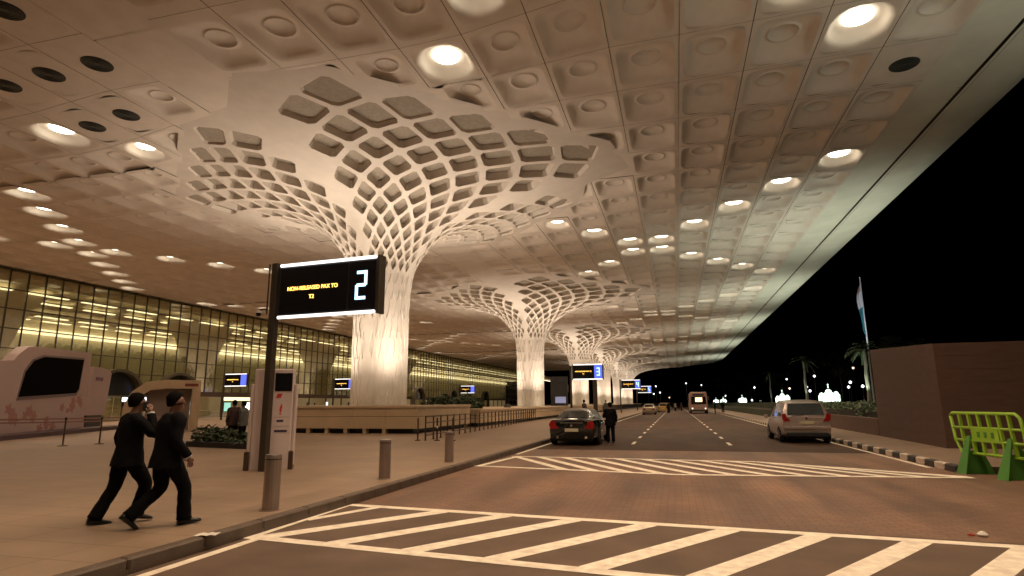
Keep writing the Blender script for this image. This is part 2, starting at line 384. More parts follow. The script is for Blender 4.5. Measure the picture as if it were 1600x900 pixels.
def coffer_mesh(lit=False, vent=False):
    mb = MB(); n = 16; rings = []
    hx, hy = CX/2-.15, CY/2-.17
    for sx, sy, e, z in ((hx, hy, 7, 0), (hx*.97, hy*.90, 2.7 if lit else 6, .03), (hx*.84, hy*.80, 2.2, .16) if lit else (hx*.87, hy*.86, 4.2 if lit else 5, .13), (.84, .90, 2.6 if lit else 3, .33), (.66, .68, 2.1, .43), (.56, .56, 2, .45)):
        r = []
        for k in range(n):
            a = 2*pi*(k+.5)/n; c, s_ = cos(a), sin(a)
            r.append((sx*math.copysign(abs(c)**(2/e), c), sy*math.copysign(abs(s_)**(2/e), s_), z))
        rings.append(r)
    if not lit: rings += [[(.56*cos(2*pi*(k+.5)/n), .56*sin(2*pi*(k+.5)/n), .40) for k in range(n)], [(.50*cos(2*pi*(k+.5)/n), .50*sin(2*pi*(k+.5)/n), .40) for k in range(n)], [(.50*cos(2*pi*(k+.5)/n), .50*sin(2*pi*(k+.5)/n), .48) for k in range(n)]]
    for r in rings: mb.v += r
    for i in range(len(rings)-1):
        for k in range(n): mb.f.append((i*n+k, i*n+(k+1) % n, (i+1)*n+(k+1) % n, (i+1)*n+k)); mb.mi.append(0)
    mb.f.append(tuple((len(rings)-1)*n+k for k in range(n))); mb.mi.append(0)
    return mb
def opening():
    hx, hy = CX/2-.15, CY/2-.17; n = 16
    return [(hx*math.copysign(abs(cos(2*pi*(k+.5)/n))**(2/7), cos(2*pi*(k+.5)/n)), hy*math.copysign(abs(sin(2*pi*(k+.5)/n))**(2/7), sin(2*pi*(k+.5)/n))) for k in range(n)]
OP = opening()
fr = MB(); cells = []
def frame_cell(x, y, key):

    x0, x1, y0, y1 = x-CX/2, x+CX/2, y-CY/2, y+CY/2
    h = inside_head(x0, x1, y0, y1)
    if h == 2 or (y > YMAX-34 and x > -8 and ((x+8)/18.4)**2+((y-YMAX+34)/30.5)**2 > 1): return
    g = .013
    C = [(x0+g, warp(x0, y0)+g*.6), (x1-g, warp(x1, y0)+g*.6), (x1-g, warp(x1, y1)-g*.6), (x0+g, warp(x0, y1)-g*.6)]
    Z = lambda p: zc(p[0])
    if h == 1:
        fr.add([(px_, warp(px_, py_), 14.03) for px_, py_ in [(x0, y0), (x1, y0), (x1, y1), (x0, y1)]], [(3, 2, 1, 0)]); return
    cyw = warp(x, y)
    sc_ = 1.0; ox = oy = 0
    if h == 3:
        cy0 = min(COLY, key=lambda c: abs(c-y)); d_ = Vector((x-COLX, y-cy0)).normalized(); sc_ = .82; ox, oy = d_.x*.20, d_.y*.26
    sl = (warp(x+1.2, y)-warp(x-1.2, y))/2.4 if x > -16.2 or x < -21 else 0
    if abs(sl) < .02: sl = 0
    ops = [(x+ox+a*sc_, cyw+oy+b*sc_+sl*a*sc_) for a, b in OP]
    o = len(fr.v); fr.v += [(*p, Z(p)) for p in C]+[(*p, Z(p)) for p in ops]
    # corners of quadrants in OP order: k 0-3 ++, 4-7 -+, 8-11 --, 12-15 +-
    cn = {0: 2, 1: 3, 2: 0, 3: 1}
    for q in range(4):
        c = o+cn[q]
        for k in range(q*4, q*4+3): fr.f.append((c, o+4+k, o+4+k+1)); fr.mi.append(0)
        fr.f.append((c, o+4+q*4+3, o+4+(q*4+4) % 16, o+cn[(q+1) % 4])); fr.mi.append(0)
    # joint returns
    for a, b in ((0, 1), (1, 2), (2, 3), (3, 0)):
        pa, pb = fr.v[o+a], fr.v[o+b]
        fr.quad(pa, pb, (pb[0], pb[1], pb[2]+.1), (pa[0], pa[1], pa[2]+.1), 1)
    cells.append((x+ox, cyw+oy, zc(x), key, sc_, sl))
mr0 = int((YMIN-Y0R)/CY); mr1 = int((YMAX-Y0R)/CY)
for mrow in range(mr0, mr1):
    for k in range(-6, 5): frame_cell(X0R+CX*k, Y0R+CY*mrow, ('R', k, mrow))
ml0 = int((YMIN-Y0L)/CY); ml1 = int((YMAX-Y0L)/CY)
for mrow in range(ml0, ml1):
    for j in range(1, 17): frame_cell(X0L-CX*j, Y0L+CY*mrow, ('L', j, mrow))
# plain strips: along the column line, road side edge
xa, xb = X0R-CX*6-CX/2, X0L-CX/2
y = YMIN+.0
while y < YMAX:
    y2 = min(y+CY, YMAX)
    if not any(abs((y+y2)/2-cy) < 15.2 for cy in COLY): fr.quad((xb, y+.012, 14), (xb, y2-.012, 14), (xa, y2-.012, 14), (xa, y+.012, 14))
    else:
        if not any(abs((y+y2)/2-cy) < 9 for cy in COLY): fr.quad((xb, y, 14.02), (xb, y2, 14.02), (xa, y2, 14.02), (xa, y, 14.02))
    y = y2
fr.build('coffer_frame', [M_GRC, M_GAP], canopy)
XE = X0R+CX*4+CX/2
edge = MB()
y = YMIN
while y < YMAX-34:
    y2 = min(y+CY*2, YMAX-34)
    edge.quad((XE, y+.01, zc(XE)), (XE, y2-.01, zc(XE)), (12.2, y2-.01, zc(12.2)), (12.2, y+.01, zc(12.2))); y = y2
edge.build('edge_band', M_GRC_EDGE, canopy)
MB().quad((12.2, YMIN, 14.60), (12.5, YMIN, 14.60), (12.5, (YMAX-34), 14.60), (12.2, (YMAX-34), 14.60)).quad((12.2, YMIN, 14.43), (12.2, (YMAX-34), 14.43), (12.2, (YMAX-34), 14.6), (12.2, YMIN, 14.6)).quad((12.5, YMIN, 14.43), (12.5, (YMAX-34), 14.43), (12.5, (YMAX-34), 14.6), (12.5, YMIN, 14.6)).build('gutter_slot', M_GAP, canopy)
fs = MB(); prof = [(12.36, 14.44), (13.4, 14.47), (14.2, 14.58), (14.7, 14.76), (14.95, 15.0), (15.0, 15.3)]
def rnd(y, x):  # rounded far corner
    return x
AX, AY, BX, BY = -8.0, YMAX-34, 20.36, 32.0
def corner_out(x, y, pad=0): return y > AY and x > AX and ((x-AX)/(BX-pad))**2+((y-AY)/(BY-pad))**2 > 1
path = [(0, YMIN), (0, AY)]+[('a', a) for a in range(10, 91, 10)]+[('e', 0)]
def off_pt(q_, off):
    d_ = off-12.36
    if q_[0] == 'a': a = radians(q_[1]); return (AX+(BX+d_)*cos(a), AY+(BY+d_)*sin(a))
    if q_[0] == 'e': return (-72, AY+BY+d_)
    return (off, q_[1])
for qa_, qb_ in zip(path, path[1:]):
    for (p, z1), (p2, z2) in zip(prof, prof[1:]):
        a1, a2, b1, b2 = off_pt(qa_, p), off_pt(qa_, p2), off_pt(qb_, p), off_pt(qb_, p2)
        fs.quad((*a1, z1), (*b1, z1), (*b2, z2), (*a2, z2))
eb = MB()
for qa_, qb_ in zip(path[1:], path[2:]):
    a1, a2, b1, b2 = off_pt(qa_, 8.4), off_pt(qa_, 12.36), off_pt(qb_, 8.4), off_pt(qb_, 12.36)
    eb.quad((*a1, 14.2), (*b1, 14.2), (*b2, 14.44), (*a2, 14.44))
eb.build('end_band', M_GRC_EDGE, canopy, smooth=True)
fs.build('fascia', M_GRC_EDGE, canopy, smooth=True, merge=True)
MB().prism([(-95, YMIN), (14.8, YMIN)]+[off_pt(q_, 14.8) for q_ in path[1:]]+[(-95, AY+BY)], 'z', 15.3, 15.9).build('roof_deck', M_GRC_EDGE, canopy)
# which cells hold lamps
lampcells = {}
def addlamp(key, label): lampcells.setdefault(key, label)
near = ['the lamp cross overhead']+[f'the lamp cross past the {w} column' for w in ('first', 'second', 'third', 'fourth', 'fifth')]
NTH = ['first', 'second', 'third', 'fourth', 'fifth', 'sixth', 'seventh', 'eighth', 'ninth']
for b in range(-1, 5):
    for k in range(-3, 5):
        n = k if k >= 0 else -1-k; side = 'road-side' if k >= 0 else 'column-side'
        for arm, mrow in (('far', 12*b+n), ('near', 12*b-1-n)):
            if b == -1 and arm == 'far' and k == 4: continue
            addlamp(('R', k, mrow), f'{NTH[n]} ceiling lamp on the {arm} {side} arm of {near[b+1]}')
for b in range(-1, 4):
    for j in range(8, 17):
        n = abs(j-11.5); nn = int(n)
        side = 'inner' if j < 12 else 'facade-side'
        addlamp(('L', j, 12*b+(j-11)), f'{NTH[nn]} {side} ceiling lamp, arm running away leftward, {NTH[b+1]} lamp cross from the left')
        addlamp(('L', j, 12*b+(12-j)), f'{NTH[nn]} {side} ceiling lamp, arm running away rightward, {NTH[b+1]} lamp cross from the left')
addlamp(('L', 4, -5), 'bright ceiling lamp near the left edge, left one of a pair')
addlamp(('L', 3, -4), 'bright ceiling lamp left of the nearest column head, right one of a pair')
vents = {('L', 1, -6): 'round dark grille high at left, nearest the column head', ('L', 2, -6): 'round dark grille, middle of the front row of three', ('L', 3, -6): 'round dark grille at the left picture edge',
         ('L', 2, -5): 'round dark grille just above the left pair of lamps', ('L', 3, -5): 'slim dark grille left of the one above the lamps', ('L', 1, -7): 'round dark grille in the top left corner',
         ('R', 4, -8): 'lone round green-grey grille near the canopy edge'}
cm = coffer_mesh(); cm_me = cm.mesh('coffer', M_GRC, True)
lm_me = coffer_mesh(True).mesh('reflector', M_GRC, True)
disc_me = MB().lathe([(.50, .0), (.53, .06)], 20).mesh('lamp_disc', M_LAMP)
cells.sort(key=lambda c: hypot(c[0], c[1]) if c[1] > 6 else 999)
rest = MB(); cnt = 0; cs = {}
nl = 0
def sheared(me, sl):
    if not sl: return me
    m2 = me.copy()
    for v in m2.vertices: v.co.y += sl*v.co.x
    return m2
for x, y, z, key, sc_, sl in cells:
    if key in lampcells and z:
        L = thing('ceiling_lamp', lampcells[key], 'ceiling lamp', (x, y, z), 0, 'round lamps recessed in the canopy')
        link('reflector', sheared(lm_me, sl), L); L.scale = (sc_, sc_, sc_); link('lamp_disc', disc_me, L, (0, 0, .38))
        if y < 150: spot('lamp_beam', L, (0, 0, .30), (0, 0, -1), 850 if y > -30 else 0, 140, .8, .35, WARM)
        continue
    if key in vents:
        V = thing('ceiling_vent', vents[key], 'vent', (x, y, z), 0, 'round grilles in the canopy')
        link('surround', MB().lathe([(1.0, .001), (.50, .001)], 24, cap=False).mesh('surround', M_GRC), V)
        q = MB()
        for i in range(16): 
            a, bb = OP[i], OP[(i+1) % 16]; q.quad((a[0], a[1], 0), (bb[0], bb[1], 0), (bb[0]*.5, bb[1]*.4, .002), (a[0]*.5, a[1]*.4, .002))
        q.build('plate', M_GRC, V)
        q = MB().lathe([(.52, -.02), (.52, .02), (.3, .03)], 24)
        q.build('grille', M_VENT, V)
        q = MB()
        for r in (.16, .28, .39, .49): q.tube([(r*cos(2*pi*i/20), r*sin(2*pi*i/20), -.03) for i in range(21)], .014, 4, False)
        q.build('ring', MATS['black_metal'], V)
        continue
    if cnt < 300 and y > 6: link('coffer', sheared(cm_me, sl), canopy, (x, y, z)).scale = (sc_, sc_, sc_*.78); cnt += 1
    else: rest.add([(vx*sc_+x, (vy+sl*vx)*sc_+y, vz*sc_*.78+z) for vx, vy, vz in cm.v], cm.f)
rest.build('far_coffers', M_GRC, canopy, kind='stuff', smooth=True)


# ------------------------------------------------------------------ terminal facade and hall behind it
FX = -58.0; PW, PH, PZ0 = 1.65, 1.78, 3.3
fac = thing('glass_facade', 'tall cable-net glass wall of the terminal glowing yellow from inside', 'glass wall', (FX, 28, 0))
M_PANE = bpy.data.materials.new('hall_glass'); M_PANE.use_nodes = True
n = M_PANE.node_tree; n.nodes.clear()
o_ = n.nodes.new('ShaderNodeOutputMaterial'); mx = n.nodes.new('ShaderNodeMixShader'); tr = n.nodes.new('ShaderNodeBsdfTransparent'); gl = n.nodes.new('ShaderNodeBsdfGlossy')
tr.inputs[0].default_value = (.84, .82, .68, 1); gl.inputs['Roughness'].default_value = .06; gl.inputs[0].default_value = (.9, .9, .8, 1); mx.inputs[0].default_value = .26
tcn = n.nodes.new('ShaderNodeTexCoord'); nn = n.nodes.new('ShaderNodeTexNoise'); nn.inputs['Scale'].default_value = .5; n.links.new(tcn.outputs['Object'], nn.inputs[0])
bpn = n.nodes.new('ShaderNodeBump'); bpn.inputs['Strength'].default_value = .25; bpn.inputs['Distance'].default_value = .1; n.links.new(nn.outputs[0], bpn.inputs['Height']); n.links.new(bpn.outputs[0], gl.inputs['Normal'])
n.links.new(tr.outputs[0], mx.inputs[1]); n.links.new(gl.outputs[0], mx.inputs[2]); n.links.new(mx.outputs[0], o_.inputs[0])
pane = MB().box(-.02, .02, .045, PW-.045, .035, PH-.035).mesh('glass_pane', M_PANE)
M_MULL = mat('dark_bronze_cable', (.05, .04, .028), .5)
NP = int((231-28)/PW)
restp = MB(); c = 0
mull = MB().box(-.07, .07, -.03, .03, 0, 6*PH).mesh('mullion', M_MULL)
for i in range(NP+1):
    link('mullion', mull, fac, (0.05, i*PW, PZ0))
for i in range(NP):
    for k in range(6):
        if c < 300 and i > 4: link('glass_pane', pane, fac, (0, i*PW, PZ0+k*PH)); c += 1
        else: restp.box(-.02, .02, i*PW+.045, (i+1)*PW-.045, PZ0+k*PH+.035, PZ0+(k+1)*PH-.035)
restp.build('far_glass_panes', M_PANE, fac, kind='stuff')
for k in range(7): MB().box(.0, .09, 0, NP*PW, PZ0+k*PH-.045, PZ0+k*PH+.045).build('transom', M_MULL, fac)
MB().box(-.5, .5, 0, NP*PW, 2.75, 3.26).build('door_lintel', mat('dark_brown_cladding', (.06, .035, .022), .5), fac)
dj = MB()
for i in range(0, NP, 3): dj.box(-.1, .1, i*PW-.06, i*PW+.06, 0.15, 2.75)
dj.build('door_jambs', M_MULL, fac, kind='stuff')
hall = thing('terminal_hall', 'warmly lit departure hall seen through the glass wall', 'hall', (-75, 28, 0))
M_HALL = mat('hall_plaster', (.68, .62, .46), .7, var=.1, vscale=.3)
HL = NP*PW+95
MB().box(-17, -16.6, 0, HL, .15, 14.6).build('rear_wall', M_HALL, hall)
MB().box(-16.6, 16.6, 0, HL, .152, .2).build('hall_floor', M_PLAZA, hall)
hc = MB(); 
for i in range(int(HL/3.2)):
    for j in range(12):
        x0, y0 = -16.5+j*2.75, i*3.2
        a, b = .25, .55
        O = [(x0, y0, 14), (x0+2.75, y0, 14), (x0+2.75, y0+3.2, 14), (x0, y0+3.2, 14)]
        I = [(x0+a, y0+a, 14), (x0+2.75-a, y0+a, 14), (x0+2.75-a, y0+3.2-a, 14), (x0+a, y0+3.2-a, 14)]
        J = [(x0+b, y0+b, 14.5), (x0+2.75-b, y0+b, 14.5), (x0+2.75-b, y0+3.2-b, 14.5), (x0+b, y0+3.2-b, 14.5)]
        hc.add(O+I+J, [(0, 1, 5, 4), (1, 2, 6, 5), (2, 3, 7, 6), (3, 0, 4, 7), (4, 5, 9, 8), (5, 6, 10, 9), (6, 7, 11, 10), (7, 4, 8, 11), (8, 9, 10, 11)])
hc.build('hall_ceiling', M_HALL, hall, kind='stuff')
M_COVE = emat('hall_cove_light', (1, .85, .60), 3.2)
for j, (x, z) in enumerate(((-12, 13.6), (-5, 13.2), (3, 13.6), (10, 13.3))):
    q = MB()
    for i in range(0, int(HL), 6): q.box(x-.3, x+.3, i+.4, i+4.6, z, z+.1)
    q.build('cove_light', M_COVE, hall)
M_UPW = emat('wall_wash_strip', (1, .86, .62), 3.0)
MB().box(-16.5, -15.9, 0, HL, 12.2, 13.0).build('wall_wash', M_UPW, hall)
for i, y in enumerate((46, 76, 108, 146)):
    t = thing('hall_column', ['pale flared hall column seen through the glass, nearest the left edge', 'pale flared hall column seen through the glass above the beige arch', 'pale flared hall column seen through the glass behind the nearest funnel', 'pale flared hall column seen through the glass, farthest one'][i], 'column', (-70, y, 0), 0, 'flared columns inside the hall')
    MB().lathe([(1.9, .2), (1.9, 5), (2.1, 7.5), (2.8, 9.8), (3.6, 11.8), (4.6, 13.2), (5.6, 13.95)], 32, cap=False).build('flare', M_HALL, t, smooth=True)
    MB().lathe([(2.2, .2), (2.2, .9), (1.92, 1.0)], 32).build('plinth', M_HALL, t)
# arched entrance vestibules along the facade foot
M_ARCH = mat('arch_portal_grey', (.09, .075, .05), .5, var=.15); M_AGL = mat('arch_dark_glass', (.03, .035, .03), .1)
arch_lab = ['dark arched entrance portal between the white screen wall and the beige arch', 'dark arched entrance portal just left of the totem', 'arched entrance portal right of the nearest funnel shaft', 'arched entrance portal in the middle between the first two funnels', 'arched entrance portal left of the second funnel shaft', 'small arched entrance portal far down the facade']
for i, y in enumerate((50.5, 58.5, 108, 128, 150, 178)):
    t = thing('entrance_portal', arch_lab[i], 'entrance', (FX+1.5, y, .15), 0, 'arched entrance portals in the glass wall')
    R = 2.7
    pts = [(R*cos(radians(a)), 2.6+R*.9*sin(radians(a))) for a in range(0, 181, 12)]
    q = MB(); o2 = [(p[0]*1.12, 2.6+(p[1]-2.6)*1.12) for p in pts]
    for a, b, c2, d in zip(pts, pts[1:], o2[1:], o2): q.quad((.4, a[0], a[1]), (.4, b[0], b[1]), (.4, c2[0], c2[1]), (.4, d[0], d[1])).quad((.4, d[0], d[1]), (.4, c2[0], c2[1]), (-.4, c2[0], c2[1]), (-.4, d[0], d[1])).quad((.4, a[0], a[1]), (.4, b[0], b[1]), (-.4, b[0], b[1]), (-.4, a[0], a[1]))
    q.build('arch_hood', M_ARCH, t)
    for sg in (-1, 1): MB().bbox(-.4, .4, sg*R*1.06-.2, sg*R*1.06+.2, 0, 2.6).build('jamb', M_ARCH, t)
    MB().prism([(p[0]*.98, p[1]) for p in pts], 'x', -.3, -.25).build('fanlight', M_AGL, t)
    MB().box(-.3, -.2, -R, R, 2.45, 2.6).build('transom', M_ARCH, t)
    for k in range(4): MB().box(-.3, -.26, -R+k*1.35+.05, -R+(k+1)*1.35-.05, 0.02, 2.42).build('door_leaf', M_PANE, t)
# lit counters and shop signs at the foot of the facade
def litpanel(y, z, w, h, col, s, label, x=FX+1.2):
    t = thing('shop_sign', label, 'lit sign', (x, y, z))
    MB().bbox(-.12, .0, -w/2-.06, w/2+.06, -.06, h+.06).build('case', M_BLACK, t)
    MB().box(0, .02, -w/2, w/2, 0, h).build('lit_face', emat('lit_%d_%d_%d' % tuple(int(c*100) for c in col), col, s), t)
litpanel(53.2, 2.1, 3.4, .45, (.75, .82, 1), 3.2, 'white-blue strip light behind the left walking man')
litpanel(60.0, 1.5, 1.9, .6, (.95, .85, .9), 1.5, 'upper of two small pinkish lit boards inside the beige arch')
litpanel(60.0, .55, 1.9, .6, (.95, .95, 1), 2.0, 'lower of two small white lit boards inside the beige arch')
litpanel(69.0, 2.25, 5.5, .45, (1, .75, .45), 1.6, 'long warm strip sign over the shop left of the totem')
litpanel(67.3, .9, 1.2, 1.1, (.35, .75, .6), .9, 'teal lit shop window left of the totem')
litpanel(71.2, 1.0, 1.0, 1.0, (1, .98, .9), 2.6, 'round bright white shop light left of the totem')
litpanel(74.4, 1.1, .9, .7, (.9, .95, 1), 1.4, 'small white light at the left side of the totem')
litpanel(88.0, .6, .8, .8, (.85, 1, .95), 2.2, 'small greenish white light right of the totem')
litpanel(90.8, .8, .6, 1.3, (.8, .85, .8), 1.4, 'narrow pale light beside the greenish one, right of the totem')
litpanel(127, .6, 5.0, .5, (1, .9, .75), 2.0, 'low bright strip right of the nearest funnel shaft')

# ------------------------------------------------------------------ planters round the column line
M_PLANT = mat('tan_stone_cladding', (.58, .44, .28), .5, var=.1, vscale=.8); M_SOIL = mat('planter_soil', (.03, .022, .015), .95)
M_CAP = mat('tan_stone_cap', (.62, .48, .32), .45, var=.08)
def planter(x0, x1, y0, y1, h, label, ns):
    t = thing('stone_planter', label, 'planter', (x0, y0, KZ), 0, 'long stone planters in the column line')
    w, d = x1-x0, y1-y0
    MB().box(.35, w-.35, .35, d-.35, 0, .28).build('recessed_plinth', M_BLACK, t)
    hm = .28+(h-.28)*.5
    # two courses of cladding panels on the visible faces
    nx = max(1, round(w/1.75)); ny = max(1, round(d/1.75))
    MB().box(.08, w-.08, .08, d-.08, .26, h-.14).build('core', M_SOIL, t)
    for (z0, z1) in ((.25, hm-.012), (hm+.012, h-.13)):
        for i in range(nx): MB().bbox(i*w/nx+.008, (i+1)*w/nx-.008, 0, .07, z0, z1, .008).build('cladding_panel', M_PLANT, t)
        if ny <= 30:
            for i in range(ny): MB().bbox(w-.07, w, i*d/ny+.008, (i+1)*d/ny-.008, z0, z1, .008).build('cladding_panel', M_PLANT, t)
            MB().bbox(0, .07, 0.08, d, z0, z1, .008).build('side_cladding', M_PLANT, t)
    MB().bbox(-.06, w+.06, -.06, d+.06, h-.13, h, .02).build('cap', M_CAP, t)
    s = MB()
    for i in range(int(w/1.1)): s.box(.25+i*1.1, .45+i*1.1, .05, .34, 0, .27)
    s.build('feet', M_PLANT, t)
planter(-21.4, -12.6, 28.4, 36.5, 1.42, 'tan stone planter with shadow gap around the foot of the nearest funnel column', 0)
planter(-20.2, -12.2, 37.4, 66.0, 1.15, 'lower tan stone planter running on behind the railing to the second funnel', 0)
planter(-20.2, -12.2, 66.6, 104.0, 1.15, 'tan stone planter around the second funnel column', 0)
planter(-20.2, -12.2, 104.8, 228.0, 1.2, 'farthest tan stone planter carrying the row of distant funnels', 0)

# leafy things
def leafmat(n, c): return mat(n, c, .6, var=.5, vscale=3)
def leaf_cloud(mb, blobs, n, s, seed, flat=1):
    r = random.Random(seed)
    for _ in range(n):
        b = r.choice(blobs); c, R = b[0], b[1]
        while 1:
            v = Vector((r.uniform(-1, 1), r.uniform(-1, 1), r.uniform(-1, 1)))
            if .35 < v.length < 1: break
        p = Vector(c)+Vector((v.x*R[0], v.y*R[1], v.z*R[2]))
        d = Vector((r.gauss(0, 1), r.gauss(0, 1), r.gauss(0, .6))).normalized(); e = d.orthogonal().normalized(); k = s*r.uniform(.6, 1.4)
        mb.add([p-d*k, p+e*k*.45, p+d*k, p-e*k*.45], [(0, 1, 2, 3)])
M_LEAF = leafmat('dark_leaves', (.035, .055, .02)); M_LEAF2 = leafmat('hedge_leaves', (.05, .085, .03)); M_BARK = mat('bark', (.10, .075, .05), .9, bump=.5, bscale=12)
t = thing('planter_shrub', 'dark bushy shrub mass on the low planter between the first two funnels', 'shrub', (-15.2, 39.3, 1.3))
q = MB(); leaf_cloud(q, [((i*.55-1.3, .2*(i % 2), .25+.12*(i % 3)), (.55, .8, .5)) for i in range(7)], 1600, .13, 3); q.build('foliage', M_LEAF, t)
q = MB()
for i in range(7): q.tube([(i*.5-1.3, 0, -.15), (i*.55-1.3, .1, .3)], .02, 5)
q.build('stems', M_BARK, t)
t = thing('dark_hedge_bed', 'low dark clipped hedge bed behind the right walking man', 'hedge', (-15.2, 18.6, KZ), radians(-12))
q = MB(); leaf_cloud(q, [((i*.45-1.6, 0, .35-.03*i), (.45, .6, .42-.03*i)) for i in range(8)], 2200, .09, 5); q.build('foliage', M_LEAF, t)
MB().bbox(-2.0, 1.9, -.55, .55, 0, .2).build('border', M_BLACK, t)

# ------------------------------------------------------------------ railing along the pavement
rail = thing('pedestrian_railing', 'long brown post and rail fence beside the planters', 'railing', (-10.0, 23.4, KZ))
M_RAIL = mat('brown_rail_metal', (.10, .065, .045), .4, .6)
pm = MB().tube([(0, 0, 0), (0, 0, .98)], .032, 8).lathe([(.07, 0), (.07, .02)], 10).mesh('rail_post', M_RAIL)
NPOST = 34
for i in range(NPOST): link('rail_post', pm, rail, (-.075*i, i*1.02, 0))
for z in (.94, .70, .2): MB().tube([(0, 0, z), (-.075*(NPOST-1), (NPOST-1)*1.02, z)], .022, 6).build('rail', M_RAIL, rail)
cb = MB().lathe([(.045, .5), (.06, .53), (.06, .56), (.045, .59)], 10)
for k, (x, y) in enumerate(((-9.45, 23.3), (-10.25, 23.2), (-8.75, 23.25))):
    b = thing('short_post', ['low rope post with bright ring, middle of three by the railing end', 'low rope post with bright ring, left of three by the railing end', 'low rope post with bright ring, right of three by the railing end'][k], 'post', (x, y, KZ), 0, 'rope posts by the railing')
    MB().tube([(0, 0, 0), (0, 0, .9)], .035, 8).lathe([(.12, 0), (.12, .03), (.04, .05)], 12).build('stem', M_RAIL, b)
    link('ring', cb.mesh('ring', mat('bright_ring', (.85, .8, .7), .15, .9)) if k == 0 else bpy.data.meshes['ring.001'] if 'ring.001' in bpy.data.meshes else cb.mesh('ring', MATS['bright_ring']), b)

# ------------------------------------------------------------------ bollards
def bollard(x, y, label):
    t = thing('steel_bollard', label, 'bollard', (x, y, KZ), 0, 'steel bollards along the kerb')
    MB().lathe([(.115, 0), (.115, .74), (.108, .76)], 24).build('post', M_STEEL, t, smooth=False)
    q = MB()
    for z in (.69,): q.lathe([(.1165, z), (.1165, z+.012)], 24, cap=False)
    q.build('groove', M_BLACK, t)
    MB().lathe([(.14, 0), (.14, .012), (.117, .014)], 24).build('base_ring', M_STEEL, t)
bollard(-5.62, 7.68, 'nearest steel bollard, in front of the gate sign pole'); bollard(-5.70, 11.32, 'middle steel bollard of three on the left kerb'); bollard(-5.68, 14.84, 'farthest of the three steel bollards, beside the railing end')

# ------------------------------------------------------------------ LED gate signs
M_AMBER = emat('amber_led', (1, .50, .09), 4.0); M_ICE = emat('ice_blue_led', (.45, .78, 1), 2.6); M_TUBE = emat('white_tube', (1, .96, .93), 1.6)
M_BLUE = emat('blue_panel', (.10, .14, .75), 1.3); M_POLE = mat('sign_pole_paint', (.075, .06, .045), .4, .4)
SEG = {'2': 'abged', '3': 'abgcd', '4': 'fgbc', '5': 'afgcd'}
def text(body, size, m, parent, loc, rot, ext=.004, name='lettering', sx=1):
    cu = bpy.data.curves.new(name, 'FONT'); cu.body = body; cu.size = size; cu.align_x = 'CENTER'; cu.align_y = 'CENTER'; cu.extrude = ext; cu.materials.append(m)
    tmp = bpy.data.objects.new('tmp', cu); COL.objects.link(tmp); dg = bpy.context.evaluated_depsgraph_get(); me = bpy.data.meshes.new_from_object(tmp.evaluated_get(dg)); bpy.data.objects.remove(tmp); o = bpy.data.objects.new(name, me); COL.objects.link(o); o.parent = parent; o.location = loc; o.rotation_euler = rot; o.scale = (sx, 1, 1); return o
def gate_sign(x, y, digit, label, base=KZ, rz=0, w=2.62, sc=1.0, lines=('NON-RELEASED PAX TO', 'T2'), blue=False, two=False):
    t = thing('gate_sign', label, 'gate sign', (x, y, base), rz, 'LED gate signs'); t.scale = (sc,)*3
    MB().bbox(-.15, .02, -.06, .10, 0, 4.78 if not two else 4.6, .01).build('pole', M_POLE, t)
    MB().bbox(.06, .16, -.07, .09, 3.42, 4.72, .01).build('side_post', M_BLACK, t)
    if two: MB().bbox(w*.72, w*.72+.35, -.0, .12, 0, 3.5, .01).build('second_leg', M_POLE, t)
    z0, z1 = 3.46, 4.66
    MB().bbox(.17, w+.17, -.10, .12, z0, z1, .01).build('housing', M_BLACK, t)
    MB().box(.19, w*.775, -.112, -.102, z0+.06, z1-.06).build('message_screen', M_SCREEN, t)
    MB().box(w*.79, w+.13, -.112, -.102, z0+.06, z1-.06).build('number_screen', M_BLUE if blue else M_SCREEN, t)
    for za in (z0-.045, z1-.02):
        MB().tube([(.19, -.13, za+.03), (w+.15, -.13, za+.03)], .038, 8).build('light_tube', M_TUBE, t)
    MB().bbox(w+.17, w+.24, -.12, .13, z0-.05, z1+.06, .01).build('end_cap', M_POLE, t)
    cx = (.19+w*.775)/2
    text(lines[0], .128, M_AMBER, t, (cx-.02, -.117, 4.10), (pi/2, 0, 0), sx=.98)
    text(lines[1], .128, M_AMBER, t, (cx-.03, -.117, 3.89), (pi/2, 0, 0))
    if digit:
        q = MB(); cx, cz, hw, hh, th = w*.9+.04, 4.06, .115, .29, .034
        R_ = {'a': (-hw, hw, hh-th, hh+th), 'g': (-hw, hw, -th, th), 'd': (-hw, hw, -hh-th, -hh+th), 'b': (hw-th, hw+th, 0, hh+th), 'c': (hw-th, hw+th, -hh-th, 0), 'f': (-hw-th, -hw+th, 0, hh+th), 'e': (-hw-th, -hw+th, -hh-th, 0)}
        for i, s_ in enumerate(SEG[digit]):
            a = R_[s_]; q.box(cx+a[0], cx+a[1], -.122-.0005*i, -.114, cz+a[2], cz+a[3])
        q.build('number', M_ICE, t)
    return t
gs = gate_sign(-8.98, 11.98, '2', 'large black LED gate sign showing a pale blue 2 and amber message', rz=radians(-4.5))
gate_sign(-8.5, 51.0, '3', 'black LED gate sign across the second gap, on two legs, above the third shaft', base=KZ, w=2.5, blue=True, two=True)
gate_sign(-7.6, 88.4, '4', 'smaller far LED gate sign on a thin pole by the kerb', blue=True)
gate_sign(-7.4, 123, '5', 'farthest tiny LED gate sign down the kerb', blue=True)
gate_sign(-45.5, 53.2, None, 'LED sign with blue end near the facade, right of the beige arch', blue=True, base=.15)
gate_sign(-42.0, 68.6, None, 'LED sign with orange text near the facade beside the nearest funnel shaft', blue=True, base=.15, w=2.7)
gate_sign(-38.0, 104.5, None, 'LED sign near the facade right of the nearest funnel shaft', blue=True, base=.15)
gate_sign(-21.5, 108, None, 'LED sign standing just right of the second funnel shaft', blue=True, base=.15)
